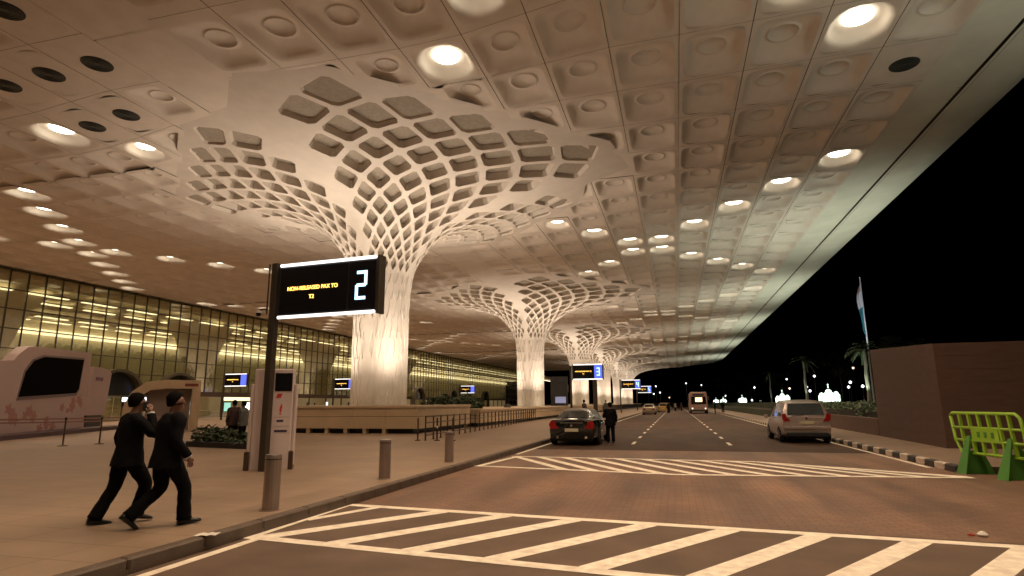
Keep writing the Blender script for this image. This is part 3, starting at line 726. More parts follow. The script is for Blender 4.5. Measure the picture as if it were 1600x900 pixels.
# dark screen cabinet behind, between second and third shafts
t = thing('dark_cabinet', 'tall black cabinet with small lit screen right of the second funnel shaft', 'cabinet', (-14.6, 78, KZ))
MB().bbox(-1.2, 1.0, 0, .5, 0, 4.9).build('body', M_BLACK, t); MB().box(-.6, .8, -.01, 0, 1.5, 2.3).build('screen', emat('grey_blue_screen', (.4, .4, .6), .5), t)
# security camera on the pole
t = thing('security_camera', 'small dome security camera beside the gate 2 sign pole', 'camera', (-9.16, 11.9, 3.70))
MB().tube([(0, 0, .12), (-.10, -.02, .12), (-.20, -.03, .10)], .018, 6).build('arm', M_POLE, t)
MB().lathe([(.02, .10), (.07, .08), (.075, .03)], 14, (-.20, -.03)).build('housing', mat('pale_plastic', (.55, .52, .48), .4), t)
MB().lathe([(.06, .03), (.055, -.01), (.03, -.04)], 14, (-.20, -.03)).build('dome', M_SCREEN, t)
MB().tube([(0, 0, -.0), (0.0, 0, 1.2)], .02, 6).build('conduit', M_POLE, t)

# ------------------------------------------------------------------ information totem
M_TOT = mat('totem_white', (.60, .50, .48), .35, var=.05); M_RED = mat('totem_red', (.50, .04, .03), .5); M_INK = mat('totem_ink', (.04, .03, .06), .5)
t = thing('information_totem', 'white information totem with black screen and red marks behind the sign pole', 'totem', (-9.15, 12.38, KZ), radians(28))
MB().bbox(-.44, .44, -.13, .13, 0, 2.30, .03).build('body', M_TOT, t)
MB().bbox(-.52, -.445, -.10, .10, 0, 1.95, .02).build('side_fin', M_TOT, t)
MB().bbox(.445, .52, -.10, .10, .1, 1.95, .02).build('side_fin', M_TOT, t)
MB().bbox(.02, .40, -.142, -.131, 1.78, 2.20, .003).build('screen', M_SCREEN, t)
q = MB(); q.prism([(.05, 1.62), (.16, 1.62), (.2, 1.72), (.09, 1.72)], 'y', -.136, -.131); q.build('red_logo', M_RED, t)
q = MB(); q.prism([(.15, 1.30), (.19, 1.28), (.21, 1.42), (.19, 1.50), (.15, 1.40)], 'y', -.136, -.131); q.prism([(.14, 1.24), (.2, 1.24), (.19, 1.27), (.15, 1.27)], 'y', -.136, -.131); q.build('red_figure', M_RED, t)
MB().box(.10, .25, -.136, -.131, 1.07, 1.12).build('text_bar', M_INK, t); MB().box(.06, .34, -.136, -.131, .84, .89).build('text_bar', M_INK, t)
for z in (.97, 1.18): MB().box(.05, .38, -.135, -.131, z, z+.008).build('rule', M_STEEL, t)
for sx in (-.5, .46): MB().bbox(sx-.05, sx+.05, -.17, .17, 0, .42, .02).build('foot_bracket', M_RAIL, t)

# ------------------------------------------------------------------ white screen wall at far left
M_PINK = mat('pinkish_white_panel', (.52, .40, .39), .45, var=.06, vscale=.5); M_BLOS = mat('red_blossom_print', (.42, .22, .20), .6)
ang = atan2(30.4-21.85, -35.8+31.1)
t = thing('screen_wall', 'large pinkish white event wall with rounded black screen and red blossom print', 'display wall', (-31.1, 21.9, KZ), ang)
Lw = 8.6
q = MB(); pts = [(-5, 0), (Lw, 0), (Lw, 4.75)] + [(1.9, 4.55), (1.2, 4.45), (.5, 4.05), (.1, 3.7)] + [(-1.2, 3.6), (-5, 3.6)]
q.prism(pts, 'y', 0, .5); q.build('panel', M_PINK, t)
scr = [(.9, 1.95), (7.0, 2.25), (7.3, 2.5), (7.5, 4.25), (2.9, 4.08), (1.9, 3.8), (1.25, 3.2)]
MB().prism(scr, 'y', -.06, .0).build('black_screen', mat('event_screen', (.004, .003, .0035), .8, spec=.03), t)
q = MB().prism([(a, b-.03) for a, b in [(.8, 1.8), (7.15, 2.12), (7.45, 2.45), (7.65, 4.4), (2.8, 4.2), (1.8, 3.9), (1.15, 3.3)]], 'y', -.03, -.001); q.build('screen_surround', mat('screen_frame_grey', (.22, .17, .17), .5), t)
def blossom(cx, cz, s, seed):
    r = random.Random(seed); q = MB(); i0 = 0
    for i in range(9):
        x, z, R = cx+r.gauss(0, s), cz+r.gauss(0, s*.4), s*r.uniform(.25, .5)
        n_ = 9; pts = [(x+R*(1+.35*cos(5*a2))*cos(a2)*1.2, z+R*(1+.35*cos(5*a2))*sin(a2)) for a2 in [2*pi*k/20 for k in range(20)]]
        q.prism(pts, 'y', -.004-.0012*i, -.0005)
    q.build('blossom_print', M_BLOS, t)
blossom(6.9, 1.55, .55, 1); blossom(1.2, 1.0, .6, 2); blossom(4.0, .55, .5, 4)
t2 = thing('side_panel_wall', 'lower pale panel right of the event wall with small purple lettering', 'display wall', (-36.3, 30.6, KZ), ang)
MB().prism([(0, .9), (0, 4.0), (1.0, 4.0), (2.6, 3.9), (2.9, 3.7), (2.5, .9)], 'y', 0, .3).build('panel', M_PINK, t2)
MB().box(0, 2.3, 0.1, .2, 0, .9).build('legs', M_BLACK, t2)
q = MB()
for i in range(6): q.box(.45+i*.2, .58+i*.2, -.01, -.001, 3.1+.04*(i % 2), 3.35)
q.build('lettering', mat('purple_print', (.16, .05, .12), .5), t2)
# low platform at the foot of the event wall
t3 = thing('event_platform', 'low dark edged platform at the foot of the event wall', 'platform', (-31.1, 21.9, KZ), ang)
MB().bbox(-5, Lw+4.2, -1.3, -.1, 0, .22, .02).build('deck', mat('purple_grey_deck', (.10, .07, .08), .6), t3)
# rope posts in front
for k, (x, y) in enumerate(((-22.4, 18.0), (-22.05, 19.2), (-20.9, 21.6), (-24.0, 16.0))):
    b = thing('queue_post', ['thin dark queue post, left of the pair before the event wall', 'thin brown queue post, right of the pair before the event wall', 'thin queue post hidden near the left walking man', 'thin queue post at the left picture edge'][k], 'queue post', (x, y, KZ), 0, 'thin queue posts')
    MB().tube([(0, 0, 0), (0, 0, 1.02)], .028, 8).lathe([(.17, 0), (.17, .02), (.04, .05)], 16).build('stem', M_RAIL, b)
    MB().lathe([(.04, .95), (.05, 1.0), (.03, 1.06)], 10).build('head', M_BLACK, b)
q = MB()
for a, b in (((-22.4, 18.0), (-22.05, 19.2)), ((-22.05, 19.2), (-20.9, 21.6)), ((-24.0, 16.0), (-22.4, 18.0))):
    for z in (.98, .86): q.add([(*a, z+KZ), (*b, z+KZ), (*b, z+KZ+.05), (*a, z+KZ+.05)], [(0, 1, 2, 3)])
tag(q.build('queue_belt', mat('pink_belt', (.35, .2, .17), .6)), 'double pinkish belt strung between the thin queue posts', 'belt')
# beige arch pavilion
M_BEIGE = mat('beige_arch_panel', (.55, .42, .28), .5, var=.08)
t = thing('beige_arch_booth', 'beige arched booth with curved left leg behind the two walking men', 'booth', (-30.0, 30.2, KZ), atan2(1, .95)); t.scale = (.82, .82, .88)
out = [(-2.7, 0), (-2.6, 1.6), (-2.2, 2.6), (-1.3, 3.3), (0, 3.45), (2.3, 3.45), (2.3, 0)]; inn = [(-2.15, 0), (-2.05, 1.4), (-1.7, 2.2), (-1.0, 2.75), (0, 2.85), (1.75, 2.85), (1.75, 0)]
q = MB()
for a, b, c2, d in zip(out, out[1:], inn[1:], inn):
    for y in (0, 1.1): q.quad((a[0], y, a[1]), (b[0], y, b[1]), (c2[0], y, c2[1]), (d[0], y, d[1]))
    q.quad((a[0], 0, a[1]), (b[0], 0, b[1]), (b[0], 1.1, b[1]), (a[0], 1.1, a[1])).quad((d[0], 0, d[1]), (c2[0], 0, c2[1]), (c2[0], 1.1, c2[1]), (d[0], 1.1, d[1]))
q.build('arch', M_BEIGE, t)
MB().bbox(-1.2, 1.7, .7, .8, 0, 2.8).build('back_panel', mat('grey_pink_panel', (.25, .19, .16), .5), t)
MB().box(1.2, 2.1, -.015, -.002, 3.0, 3.2).build('red_lettering', mat('dark_red_print', (.2, .04, .03), .5), t)
for k, (x, z) in enumerate(((-1.75, 1.75), (-1.75, 1.1))): pass
# small white things on the road
t = thing('kerb_litter', 'flat crumpled white paper on the left kerb', 'litter', (-5.24, 6.05, .152), .3)
q = MB(); r = random.Random(4)
g = [[(.05*i-.12, .05*j-.08, .01+r.random()*.015) for j in range(4)] for i in range(6)]
for i in range(5):
    for j in range(3): q.quad(g[i][j], g[i+1][j], g[i+1][j+1], g[i][j+1])
q.build('sheet', mat('paper', (.7, .66, .6), .8), t)
t = thing('road_debris', 'small white and red scrap lying on the road at right', 'litter', (3.42, 8.8, .004))
MB().lathe([(.05, 0), (.06, .02), (.03, .05), (.0, .06)], 9, (.04, 0)).build('white_lump', mat('paper', (.7, .66, .6), .8), t)
MB().lathe([(.04, 0), (.04, .015), (.0, .03)], 7, (-.07, .02)).build('red_scrap', mat('red_scrap', (.4, .06, .04), .6), t)

# ------------------------------------------------------------------ right side: barrier, wall block, low wall, garden
M_LIME = mat('lime_green_plastic', (.26, .46, .03), .42, var=.08, vscale=3); M_GRN = mat('green_plastic_foot', (.06, .21, .03), .45, var=.1)
t = thing('plastic_barrier', 'lime green plastic road barrier on green feet at the right kerb', 'barrier', (6.50, 15.55, 0), radians(-76))
# local x runs along the panel, y = thickness
def P2(x, z): return (x+.10*(z-.3)*-1, z)
Wd = 1.0
q = MB()
def bar(x0, z0, x1, z1, w):
    a, b = Vector(P2(x0, z0)), Vector(P2(x1, z1)); d = (b-a).normalized(); n_ = Vector((-d.y, d.x))*w/2
    q.prism([tuple(a-n_), tuple(b-n_), tuple(b+n_), tuple(a+n_)], 'y', -.03, .03)
zT, zM1, zM2, zB = 1.32, 1.0, .72, .44
ft = [(-Wd, zT-.06), (-Wd+.08, zT), (Wd-.1, zT), (Wd, zT-.08), (Wd+.02, zM1), (Wd-.02, zB), (-Wd+.14, zB), (-Wd+.02, zM2), (-Wd, zT-.06)]
q.tube([(P2(a, b)[0], 0, P2(a, b)[1]) for a, b in ft], .035, 8)
q.build('outer_frame', M_LIME, t, smooth=True)
for z in (zM1, zM2):
    q = MB(); q.tube([(P2(-Wd+.02, z)[0], 0, z), (P2(Wd, z)[0], 0, z)], .03, 8); q.build('rail', M_LIME, t, smooth=True)
for i in range(1, 7):
    x = -Wd+i*2*Wd/7
    q = MB(); bar(x, zM1, x, zT, .05); q.build('slat', M_LIME, t)
    q = MB(); bar(x, zB, x, zM2, .05); q.build('slat', M_LIME, t)
    if i in (1, 5, 6): q = MB(); bar(x, zM2, x, zM1, .05); q.build('slat', M_LIME, t)
q = MB().prism([P2(-.42, zM2), P2(.36, zM2), P2(.36, zM1), P2(-.42, zM1)], 'y', -.025, .025); q.build('centre_plate', M_LIME, t)
for i in range(3): MB().box(-.3+i*.2, -.22+i*.2, -.034, -.026, .8, .92).build('recess_mark', M_GRN, t)
for sx in (-.55, .62):
    q = MB()
    for s_ in (-1, 1):
        q.add([(sx-.05, s_*.05, .82), (sx+.05, s_*.05, .82), (sx+.16, s_*.32, 0), (sx-.16, s_*.32, 0), (sx-.05, s_*.02, .82), (sx+.05, s_*.02, .82), (sx+.10, s_*.22, 0), (sx-.10, s_*.22, 0)],
              [(0, 1, 2, 3), (4, 7, 6, 5), (0, 4, 5, 1), (3, 2, 6, 7), (0, 3, 7, 4), (1, 5, 6, 2)])
    q.prism([(-.30, 0), (.30, 0), (.26, .08), (.05, .5), (-.05, .5), (-.26, .08)], 'x', sx-.03, sx+.03)
    q.build('foot', M_GRN, t)
# brown wall block
M_BROWN = mat('brown_stone_boards', (.10, .054, .037), .65, var=.12, vscale=2, bump=.3, bscale=20, stretch=(1, 1, 4))
t = thing('brown_wall_block', 'plain dark brown clad wall block with sharp corner behind the green barrier', 'wall', (0, 0, 0))
A, B, C = (8.1, 22.15), (8.35, 29.5), (24, 21.9)
zt = lambda p: 3.42 if p != B else 3.82
NC = 8
for c_ in range(NC):
    for (p, q_, off) in ((B, A, (-1, 0)), (A, C, (0, -1))):
        q = MB(); f0, f1 = c_/NC, (c_+1)/NC; e = .006
        e = .003; za0, za1 = .1+(zt(p)-.1)*f0+e, .1+(zt(p)-.1)*f1-e; zb0, zb1 = .1+(zt(q_)-.1)*f0+e, .1+(zt(q_)-.1)*f1-e
        th = .05; ox, oy = -off[0]*th, -off[1]*th
        v = [(p[0], p[1], za0), (q_[0], q_[1], zb0), (q_[0], q_[1], zb1), (p[0], p[1], za1)]
        w = [(x+ox, y+oy, z) for x, y, z in v]
        q.add(v+w, [(0, 1, 2, 3), (4, 7, 6, 5), (0, 4, 5, 1), (3, 2, 6, 7), (0, 3, 7, 4), (1, 5, 6, 2)]); q.build('cladding_course', M_BROWN, t)
q = MB(); q.add([(8.16, 22.21, 0), (8.40, 29.45, 0), (24, 29.5, 0), (24, 21.97, 0), (8.16, 22.21, 3.40), (8.40, 29.45, 3.8), (24, 29.5, 3.5), (24, 21.97, 3.40)], [(0, 1, 5, 4), (1, 2, 6, 5), (2, 3, 7, 6), (3, 0, 4, 7), (4, 5, 6, 7)]); q.build('core', M_BLACK, t)
t = thing('low_garden_wall', 'low brown stone wall along the right pavement behind the silver van', 'wall', (0, 0, 0))
q = MB()
for i in range(30): 
    y0 = 29.6+i*2.0; x0 = 8.36+(y0-29.6)*.022
    MB().bbox(0, .25, .006, 1.994, -.02, .72, .012).build('wall_panel', M_BROWN, t, loc=(x0, y0, KZ))
struct(MB().box(8.9, 260, 30, 420, -.05, .8).box(12, 260, 60, 420, .8, 1.45), 'garden_terrace', mat('dark_lawn', (.025, .035, .012), .9, var=.4, vscale=.5))
t = thing('clipped_hedge', 'dim green clipped hedge on the low wall left of the brown block', 'hedge', (9.4, 31, .8))
q = MB()
leaf_cloud(q, [((.1*math.sin(i)+.02*i, i*.8, .30), (.5, .6, .55)) for i in range(44)], 7000, .10, 9); q.build('foliage', M_LEAF2, t)
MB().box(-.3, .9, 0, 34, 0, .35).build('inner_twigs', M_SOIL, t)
t = thing('corner_shrub', 'dark shrub against the brown wall behind the green barrier', 'shrub', (13.5, 20.6, 0))
q = MB(); leaf_cloud(q, [((0, 0, 1.0), (1.0, .6, .9)), ((1.2, .1, 1.4), (.9, .6, .8))], 900, .14, 11); q.build('foliage', M_LEAF, t)
q = MB()
for i in range(5): q.tube([(.3*i, 0, 0), (.3*i+.1, .05, 1.2)], .03, 5)
q.build('stems', M_BARK, t)

# pavilions, all in one row
M_PAV = emat('lit_white_canvas', (.80, 1, .84), 2.1); M_PFR = mat('pavilion_frame', (.3, .33, .28), .5)
plab = ['largest glowing white pavilion right above the silver van', 'second glowing white pavilion, left above the silver van roof', 'third glowing white pavilion left of the silver van', 'fourth small glowing pavilion right of the bus', 'farthest tiny glowing pavilion right beside the bus']
for i, (x, y, s_) in enumerate(((19.9, 90, 1), (19.9, 127, .98), (19.8, 200, .95), (19.9, 280, 1), (19.9, 330, 1))):
    t = thing('lit_pavilion', plab[i], 'pavilion', (x, y, 1.45), 0, 'glowing white garden pavilions'); t.scale = (s_*.76,)*3
    for k, (xx, hh, ww) in enumerate(((-1.15, 1.3, .9), (0, 1.75, 1.3), (1.2, 1.45, 1.0))):
        n_ = 8; prof_ = [(.62*ww, 0), (.60*ww, hh*.80), (.64*ww, hh*.83), (.55*ww, hh*.98), (.42*ww, hh*1.02), (.38*ww, hh*1.18), (.22*ww, hh*1.30), (.06*ww, hh*1.36)]
        MB().lathe(prof_, 12, (xx, 0)).build('glowing_dome', M_PAV, t, smooth=False)
        q = MB()
        for a in range(0, 360, 45): q.tube([(xx+.625*ww*cos(radians(a)), .625*ww*sin(radians(a)), 0), (xx+.625*ww*cos(radians(a)), .625*ww*sin(radians(a)), hh*.74)], .03, 4)
        q.build('ribs', M_PFR, t)
    MB().tube([(0, 0, 2.6), (0, 0, 3.3)], [.09, .04], 6).lathe([(.02, 3.0), (.16, 3.12), (.02, 3.25)], 8).build('finial', M_PAV, t)
    MB().bbox(-1.8, 1.8, -.9, .9, -.1, .05).build('plinth', M_PFR, t)
# palms
M_FROND = leafmat('palm_frond', (.05, .08, .03)); M_PTRUNK = mat('pale_palm_trunk', (.30, .30, .24), .8, var=.2, vscale=6, bump=.5, bscale=8)
def palm(x, y, h, label, seed, lit):
    r = random.Random(seed)
    t = thing('palm_tree', label, 'palm', (x, y, 1.45), 0, 'palms in the garden')
    q = MB(); q.tube([(.05*math.sin(i), 0, h*i/10) for i in range(11)], [.24-.011*i+(.03 if i % 2 else 0) for i in range(11)], 9); q.build('trunk', M_PTRUNK, t)
    for i in range(16):
        a = r.uniform(0, 2*pi); el = r.uniform(-.4, 1.1); q = MB(); L = h*.33; pr = None
        for s_ in range(7):
            u = s_/6; c_ = Vector((cos(a)*L*u*cos(el), sin(a)*L*u*cos(el), h+L*u*math.sin(el)-L*.55*u*u)); 
            if pr:
                d = (c_-pr).normalized(); sd = Vector((-sin(a), cos(a), 0))
                for sg in (-1, 1): q.add([pr, c_, c_+sd*sg*.28*(1-u*.7)-Vector((0, 0, .12)), pr+sd*sg*.30*(1-u*.6)-Vector((0, 0, .05))-d*.0], [(0, 1, 2, 3)])
            pr = c_
        q.build('frond', M_FROND, t)
    if lit: spot('tree_uplight', t, (-.9, -.9, .1), (.25, .25, 1), lit, 50, .7, .1, (.85, 1, .8))
palm(21.4, 112, 7.2, 'palm with softly lit trunk between the two nearest pavilions', 1, 260)
palm(19.0, 69, 5.6, 'palm with whitish lit trunk at the left end of the brown wall', 2, 600)
palm(24, 170, 7.5, 'distant dim palm left of the second pavilion', 3, 150)
def tree(x, y, h, label, seed):
    r = random.Random(seed)
    t = thing('garden_tree', label, 'tree', (x, y, 1.4), 0, 'dark trees in the garden')
    q = MB(); q.tube([(0, 0, 0), (.1, 0, h*.25), (-.1, .1, h*.5), (0, 0, h*.8)], [.25, .2, .14, .05], 7)
    bl = []
    for i in range(9):
        a = r.uniform(0, 2*pi); R = r.uniform(.12, .3)*h; z = r.uniform(.4, .9)*h; bl.append(((R*cos(a), R*sin(a), z), (h*.15, h*.15, h*.10)))
        q.tube([(0, 0, z*.6), (R*cos(a)*.6, R*sin(a)*.6, z*.85), (R*cos(a), R*sin(a), z)], [.08, .05, .02], 5)
    q.build('trunk', M_BARK, t)
    q = MB(); leaf_cloud(q, bl, 1300, .22*h/8, seed); q.build('crown', M_LEAF, t)
for i, (x, y, h, l) in enumerate(((31, 100, 10, 'dark tree behind the two nearest pavilions'), (26, 80, 8, 'dark tree just left of the flagpole foot'), (36, 150, 12, 'tall dark tree above the second pavilion'), (30, 190, 10, 'dark tree between the second and third pavilions'), (27, 240, 11, 'dark tree behind the third pavilion'), (22, 300, 12, 'faint dark tree right of the bus'), (38, 115, 11, 'broad dark tree right of the nearest pavilion'))):
    tree(x, y, h, l, 20+i)
# lamp posts with globes
M_GLOBE = emat('white_globe', (.92, .95, 1), 4); M_GLOBEW = emat('warm_globe', (1, .7, .5), 3.5)
def glamp(px, sl, y, label, warm=False, R=.19, base=1.45):
    x = px*y; z = 1.6+sl*y
    t = thing('globe_lamp', label, 'street lamp', (x, y, base), 0, 'globe lamps beyond the road')
    MB().tube([(0, 0, 0), (0, 0, z-base-R)], .05, 6).lathe([(.14, 0), (.12, .1), (.05, .16)], 8).build('post', M_BLACK, t)
    MB().lathe([(.05, -R), (R*.75, -R*.66), (R, 0), (R*.75, R*.66), (.04, R)], 12).build('globe', M_GLOBEW if warm else M_GLOBE, t, (True)).location = (0, 0, z-base)
for i, (px, sl, y, l, w) in enumerate((
    (.165, .034, 150, 'globe lamp above the second pavilion', 0), (.204, .038, 120, 'high globe lamp between the palm and the nearest pavilion', 0), (.252, .028, 100, 'brightest globe lamp right of the nearest pavilion', 0),
    (.249, .021, 105, 'lower globe lamp of a close pair right of the nearest pavilion', 0), (.268, .022, 95, 'globe lamp just left of the brown wall palm', 0), (.192, .022, 118, 'globe lamp at the foot of the lit palm', 0), (.168, .020, 140, 'warm small globe lamp right of the second pavilion', 1),
    (.258, .049, 130, 'faint high pinkish lamp above the others near the wall', 1), (.196, .016, 110, 'low globe lamp left of the nearest pavilion', 0), (.118, .022, 160, 'lone globe lamp between second and third pavilions', 0), (.113, .003, 140, 'low roadside globe left of the silver van', 0),
    (.017, .030, 200, 'white lamp above the bus, left one', 0), (.040, .027, 210, 'white lamp above the bus, right one', 0), (-.030, .026, 190, 'bluish lamp left of the road end, upper', 0), (-.042, .019, 180, 'bluish lamp of the cluster beyond the last column, left', 0),
    (-.034, .014, 185, 'bluish lamp of the cluster beyond the last column, middle', 0), (-.024, .016, 180, 'bluish lamp of the cluster beyond the last column, right', 0), (-.010, .008, 240, 'tiny lamp at the road end near the bus', 1), (.075, .010, 220, 'tiny lamp between the far pavilions', 0))):
    glamp(px, sl, y, l, w, base=.1 if px < .05 else 1.45)
# flagpole
t = thing('flagpole', 'tall flagpole with furled flag above the left end of the brown wall', 'flagpole', (25.3, 90, 1.45))
M_WP = mat('white_pole', (.75, .75, .75), .4)
MB().tube([(0, 0, 0), (0, 0, 16.7)], [.13, .07], 8).lathe([(.02, 16.7), (.12, 16.8), (.02, 16.95)], 8).build('mast', M_WP, t)
fm = [mat('flag_pale_orange', (.55, .42, .36), .8), mat('flag_white', (.75, .75, .78), .8), mat('flag_teal', (.03, .22, .26), .8)]
q = MB(); NX, NZ = 9, 24
def fp(i, k):
    u = i/(NX-1); v = k/(NZ-1); wd = .75*math.sin(pi*min(1, v*1.05))**.6+.12
    return (-u*wd*(.75+.1*math.sin(v*7)), .18*math.sin(u*14+v*5)*u, 16.3-7.2*v-.5*u)
for i in range(NX-1):
    for k in range(NZ-1): q.quad(fp(i, k), fp(i+1, k), fp(i+1, k+1), fp(i, k+1), 0 if k < 4 else (1 if k < 11 else 2))
q.build('flag', fm, t)
spot('flag_floodlight', t, (-2.5, -5, .2), (.13, .33, 1), 6500, 40, .7, .2, (.9, .95, 1))

# ------------------------------------------------------------------ vehicles
def loft(mb, sections, mi=0, cap=True):
    n_ = len(sections[0]); o = len(mb.v)
    for s_ in sections: mb.v += [tuple(p) for p in s_]
    for i in range(len(sections)-1):
        for k in range(n_): mb.f.append((o+i*n_+k, o+i*n_+(k+1) % n_, o+(i+1)*n_+(k+1) % n_, o+(i+1)*n_+k)); mb.mi.append(mi)
    if cap: mb.f.append(tuple(o+k for k in range(n_-1, -1, -1))); mb.mi.append(mi); mb.f.append(tuple(o+(len(sections)-1)*n_+k for k in range(n_))); mb.mi.append(mi)
M_GLASS = mat('car_dark_glass', (.012, .013, .014), .06, spec=.8); M_TYRE = mat('tyre_rubber', (.012, .012, .012), .8); M_RIM = mat('alloy_rim', (.35, .34, .33), .3, .9)
M_TAIL = mat('tail_lamp_red', (.22, .006, .008), .15, emit=(1, .03, .02), es=.02); M_PLATE = mat('plate_yellowish', (.55, .5, .35), .5); M_CHROME = mat('chrome', (.75, .73, .70), .12, 1)
M_TRIM = mat('black_trim', (.015, .015, .015), .6)
def car(name, label, cat, x, y, rz, L, Wd, st, gh, paint, tail, wheels=(.95, 3.6), wr=.32, zs=.24, plate=True, round_logo=True):
    """st: (y, halfwidth, z bottom, z belt); gh: (y, halfwidth base, z base, halfwidth roof, z roof)"""
    t = thing(name, label, cat, (x, y, .006), rz)
    q = MB(); secs = []
    for (yy, hw, zb, zt_) in st:
        m_ = (zb+zt_)/2
        half = [(hw*.86, zb), (hw*.97, zb+.08), (hw, m_-.05), (hw*.99, zt_-.16), (hw*.955, zt_-.04), (hw*.86, zt_), (hw*.4, zt_+.018)]
        secs.append([(a, yy, b) for a, b in half]+[(-a, yy, b) for a, b in reversed(half)])
    loft(q, secs); bo = q.build('body', paint, t, smooth=True)
    md = bo.modifiers.new('bevel', 'EDGE_SPLIT'); md.split_angle = radians(38)
    q = MB(); secs = []
    for (yy, hb, zb, hr, zr) in gh:
        half = [(hb, zb), (hb*.55+hr*.45, zb+(zr-zb)*.5), (hr*1.02, zr-.09), (hr*.9, zr-.02), (hr*.5, zr+.01)]
        secs.append([(a, yy, b) for a, b in half]+[(-a, yy, b) for a, b in reversed(half)])
    loft(q, secs); r_ = q.build('cabin', paint, t, smooth=True); md = r_.modifiers.new('bevel', 'EDGE_SPLIT'); md.split_angle = radians(38)
    # glass: windows a little proud of the cabin
    def pt(i, fu, sg, off=.012):
        yy, hb, zb, hr, zr = gh[i]; z = zb+(zr-.09-zb)*fu
        w_ = hb+(hb*.55+hr*.45-hb)*min(1, fu*(zr-.09-zb)/((zr-zb)*.5)) if fu*(zr-.09-zb) < (zr-zb)*.5 else (hb*.55+hr*.45)+(hr*1.02-(hb*.55+hr*.45))*((fu*(zr-.09-zb)-(zr-zb)*.5)/((zr-.09-zb)-(zr-zb)*.5))
        return Vector((sg*(w_+off), yy, z))
    n_ = len(gh)
    for sg in (-1, 1):
        for i in range(1, n_-2):
            a, b = pt(i, .10, sg), pt(i+1, .10, sg); c_, d = pt(i+1, .93, sg), pt(i, .93, sg)
            e = (b-a)*.04; q = MB().add([a+e, b-e, c_-e, d+e], [(0, 1, 2, 3)]); q.build('side_window', M_GLASS, t)
    a, b = gh[0], gh[1]
    for nm, (i0, i1), dy in (('rear_window', (0, 1), -.014), ('windscreen', (n_-1, n_-2), .014)):
        g0, g1 = gh[i0], gh[i1]
        lw, uw = g0[1]*.80, g1[3]*.86; z0, z1 = g0[2]+.05, g1[4]-.10
        P_ = lambda f: g0[0]+(g1[0]-g0[0])*f+dy*1.5
        f0 = .10; f1 = .90
        y0_, y1_ = P_(f0), P_(f1)
        zr0 = g0[4]+(g1[4]-g0[4])*f0; zr1 = g0[4]+(g1[4]-g0[4])*f1
        q = MB().add([(-lw, y0_, zr0+.02), (lw, y0_, zr0+.02), (uw, y1_, zr1+.025), (-uw, y1_, zr1+.025)], [(0, 1, 2, 3)]); q.build(nm, M_GLASS, t)
    # wheels
    tw = MB(); 
    prof_ = [(wr*.62, -.10), (wr*.93, -.10), (wr, -.06), (wr, .06), (wr*.93, .10), (wr*.62, .10)]
    tv = [(s_, r0*cos(2*pi*k/20), r0*sin(2*pi*k/20)) for r0, s_ in prof_ for k in range(20)]; tf = [(i*20+k, i*20+(k+1) % 20, (i+1)*20+(k+1) % 20, (i+1)*20+k) for i in range(5) for k in range(20)]
    tyre = MB().add(tv, tf).mesh('tyre', M_TYRE, True)
    rm = MB()
    for s_ in (-1, 1):
        for k in range(7):
            a = 2*pi*k/7; c1, s1 = cos(a), sin(a); p_ = (-s1*.03, c1*.03)
            rm.add([(s_*.085, p_[0]+c1*.05, p_[1]+s1*.05), (s_*.085, -p_[0]+c1*.05, -p_[1]+s1*.05), (s_*.095, -p_[0]+c1*wr*.62, -p_[1]+s1*wr*.62), (s_*.095, p_[0]+c1*wr*.62, p_[1]+s1*wr*.62)], [(0, 1, 2, 3)])
    rm.add([(0, wr*.64*cos(2*pi*k/20), wr*.64*sin(2*pi*k/20)) for k in range(20)], [tuple(range(20))])
    rim = rm.mesh('rim', M_RIM)
    for wy in wheels:
        for sg in (-1, 1):
            w_ = link('wheel', tyre, t, (sg*(Wd/2-.09), wy, wr)); link('rim', rim, w_)
            q = MB(); cx = sg*(Wd/2+.004)
            ar = [(wy+(wr+.06)*cos(radians(a)), wr+(wr+.06)*sin(radians(a))) for a in range(-10, 191, 20)]
            q.add([(cx*.965, a, b) for a, b in ar]+[(cx*.965, wy, wr*.6)], [tuple(range(len(ar)+1))]); q.build('wheel_arch', M_TRIM, t)
    MB().box(-Wd/2*.8, Wd/2*.8, .15, L-.2, .17, .40).build('underbody', M_TRIM, t)
    for sg in (-1, 1):
        q = MB(); q.bbox(sg*(Wd/2+.09)-.08, sg*(Wd/2+.09)+.08, gh[-1][0]-.55, gh[-1][0]-.40, gh[-1][2]+.02, gh[-1][2]+.17, .03); q.build('wing_mirror', paint, t)
        q = MB(); q.prism([(sg*a, b) for a, b in tail], 'y', -.035, .06); q.build('tail_light', M_TAIL, t)
        # door gaps and handles
        for yy in (gh[2][0]-.15, gh[2][0]+1.0):
            MB().box(sg*(Wd/2)-.004*sg-.004, sg*(Wd/2)+.006*sg+.004, yy+.55, yy+.72, gh[1][2]-.16, gh[1][2]-.13).build('door_handle', paint, t)
    if plate: MB().bbox(-.26, .26, -.035, -.02, tail[0][1]-.13, tail[0][1]-.01, .004).build('number_plate', M_PLATE, t)
    if round_logo:
        q = MB(); q.tube([(0, -.01, tail[0][1]+.10), (0, -.045, tail[0][1]+.10)], .05, 14); q.build('round_badge', M_CHROME, t)
    return t
M_DARKP = mat('dark_green_black_paint', (.010, .013, .012), .16, coat=.6, spec=.6); M_SILV = mat('silver_rose_paint', (.50, .42, .39), .30, .55, coat=.4)
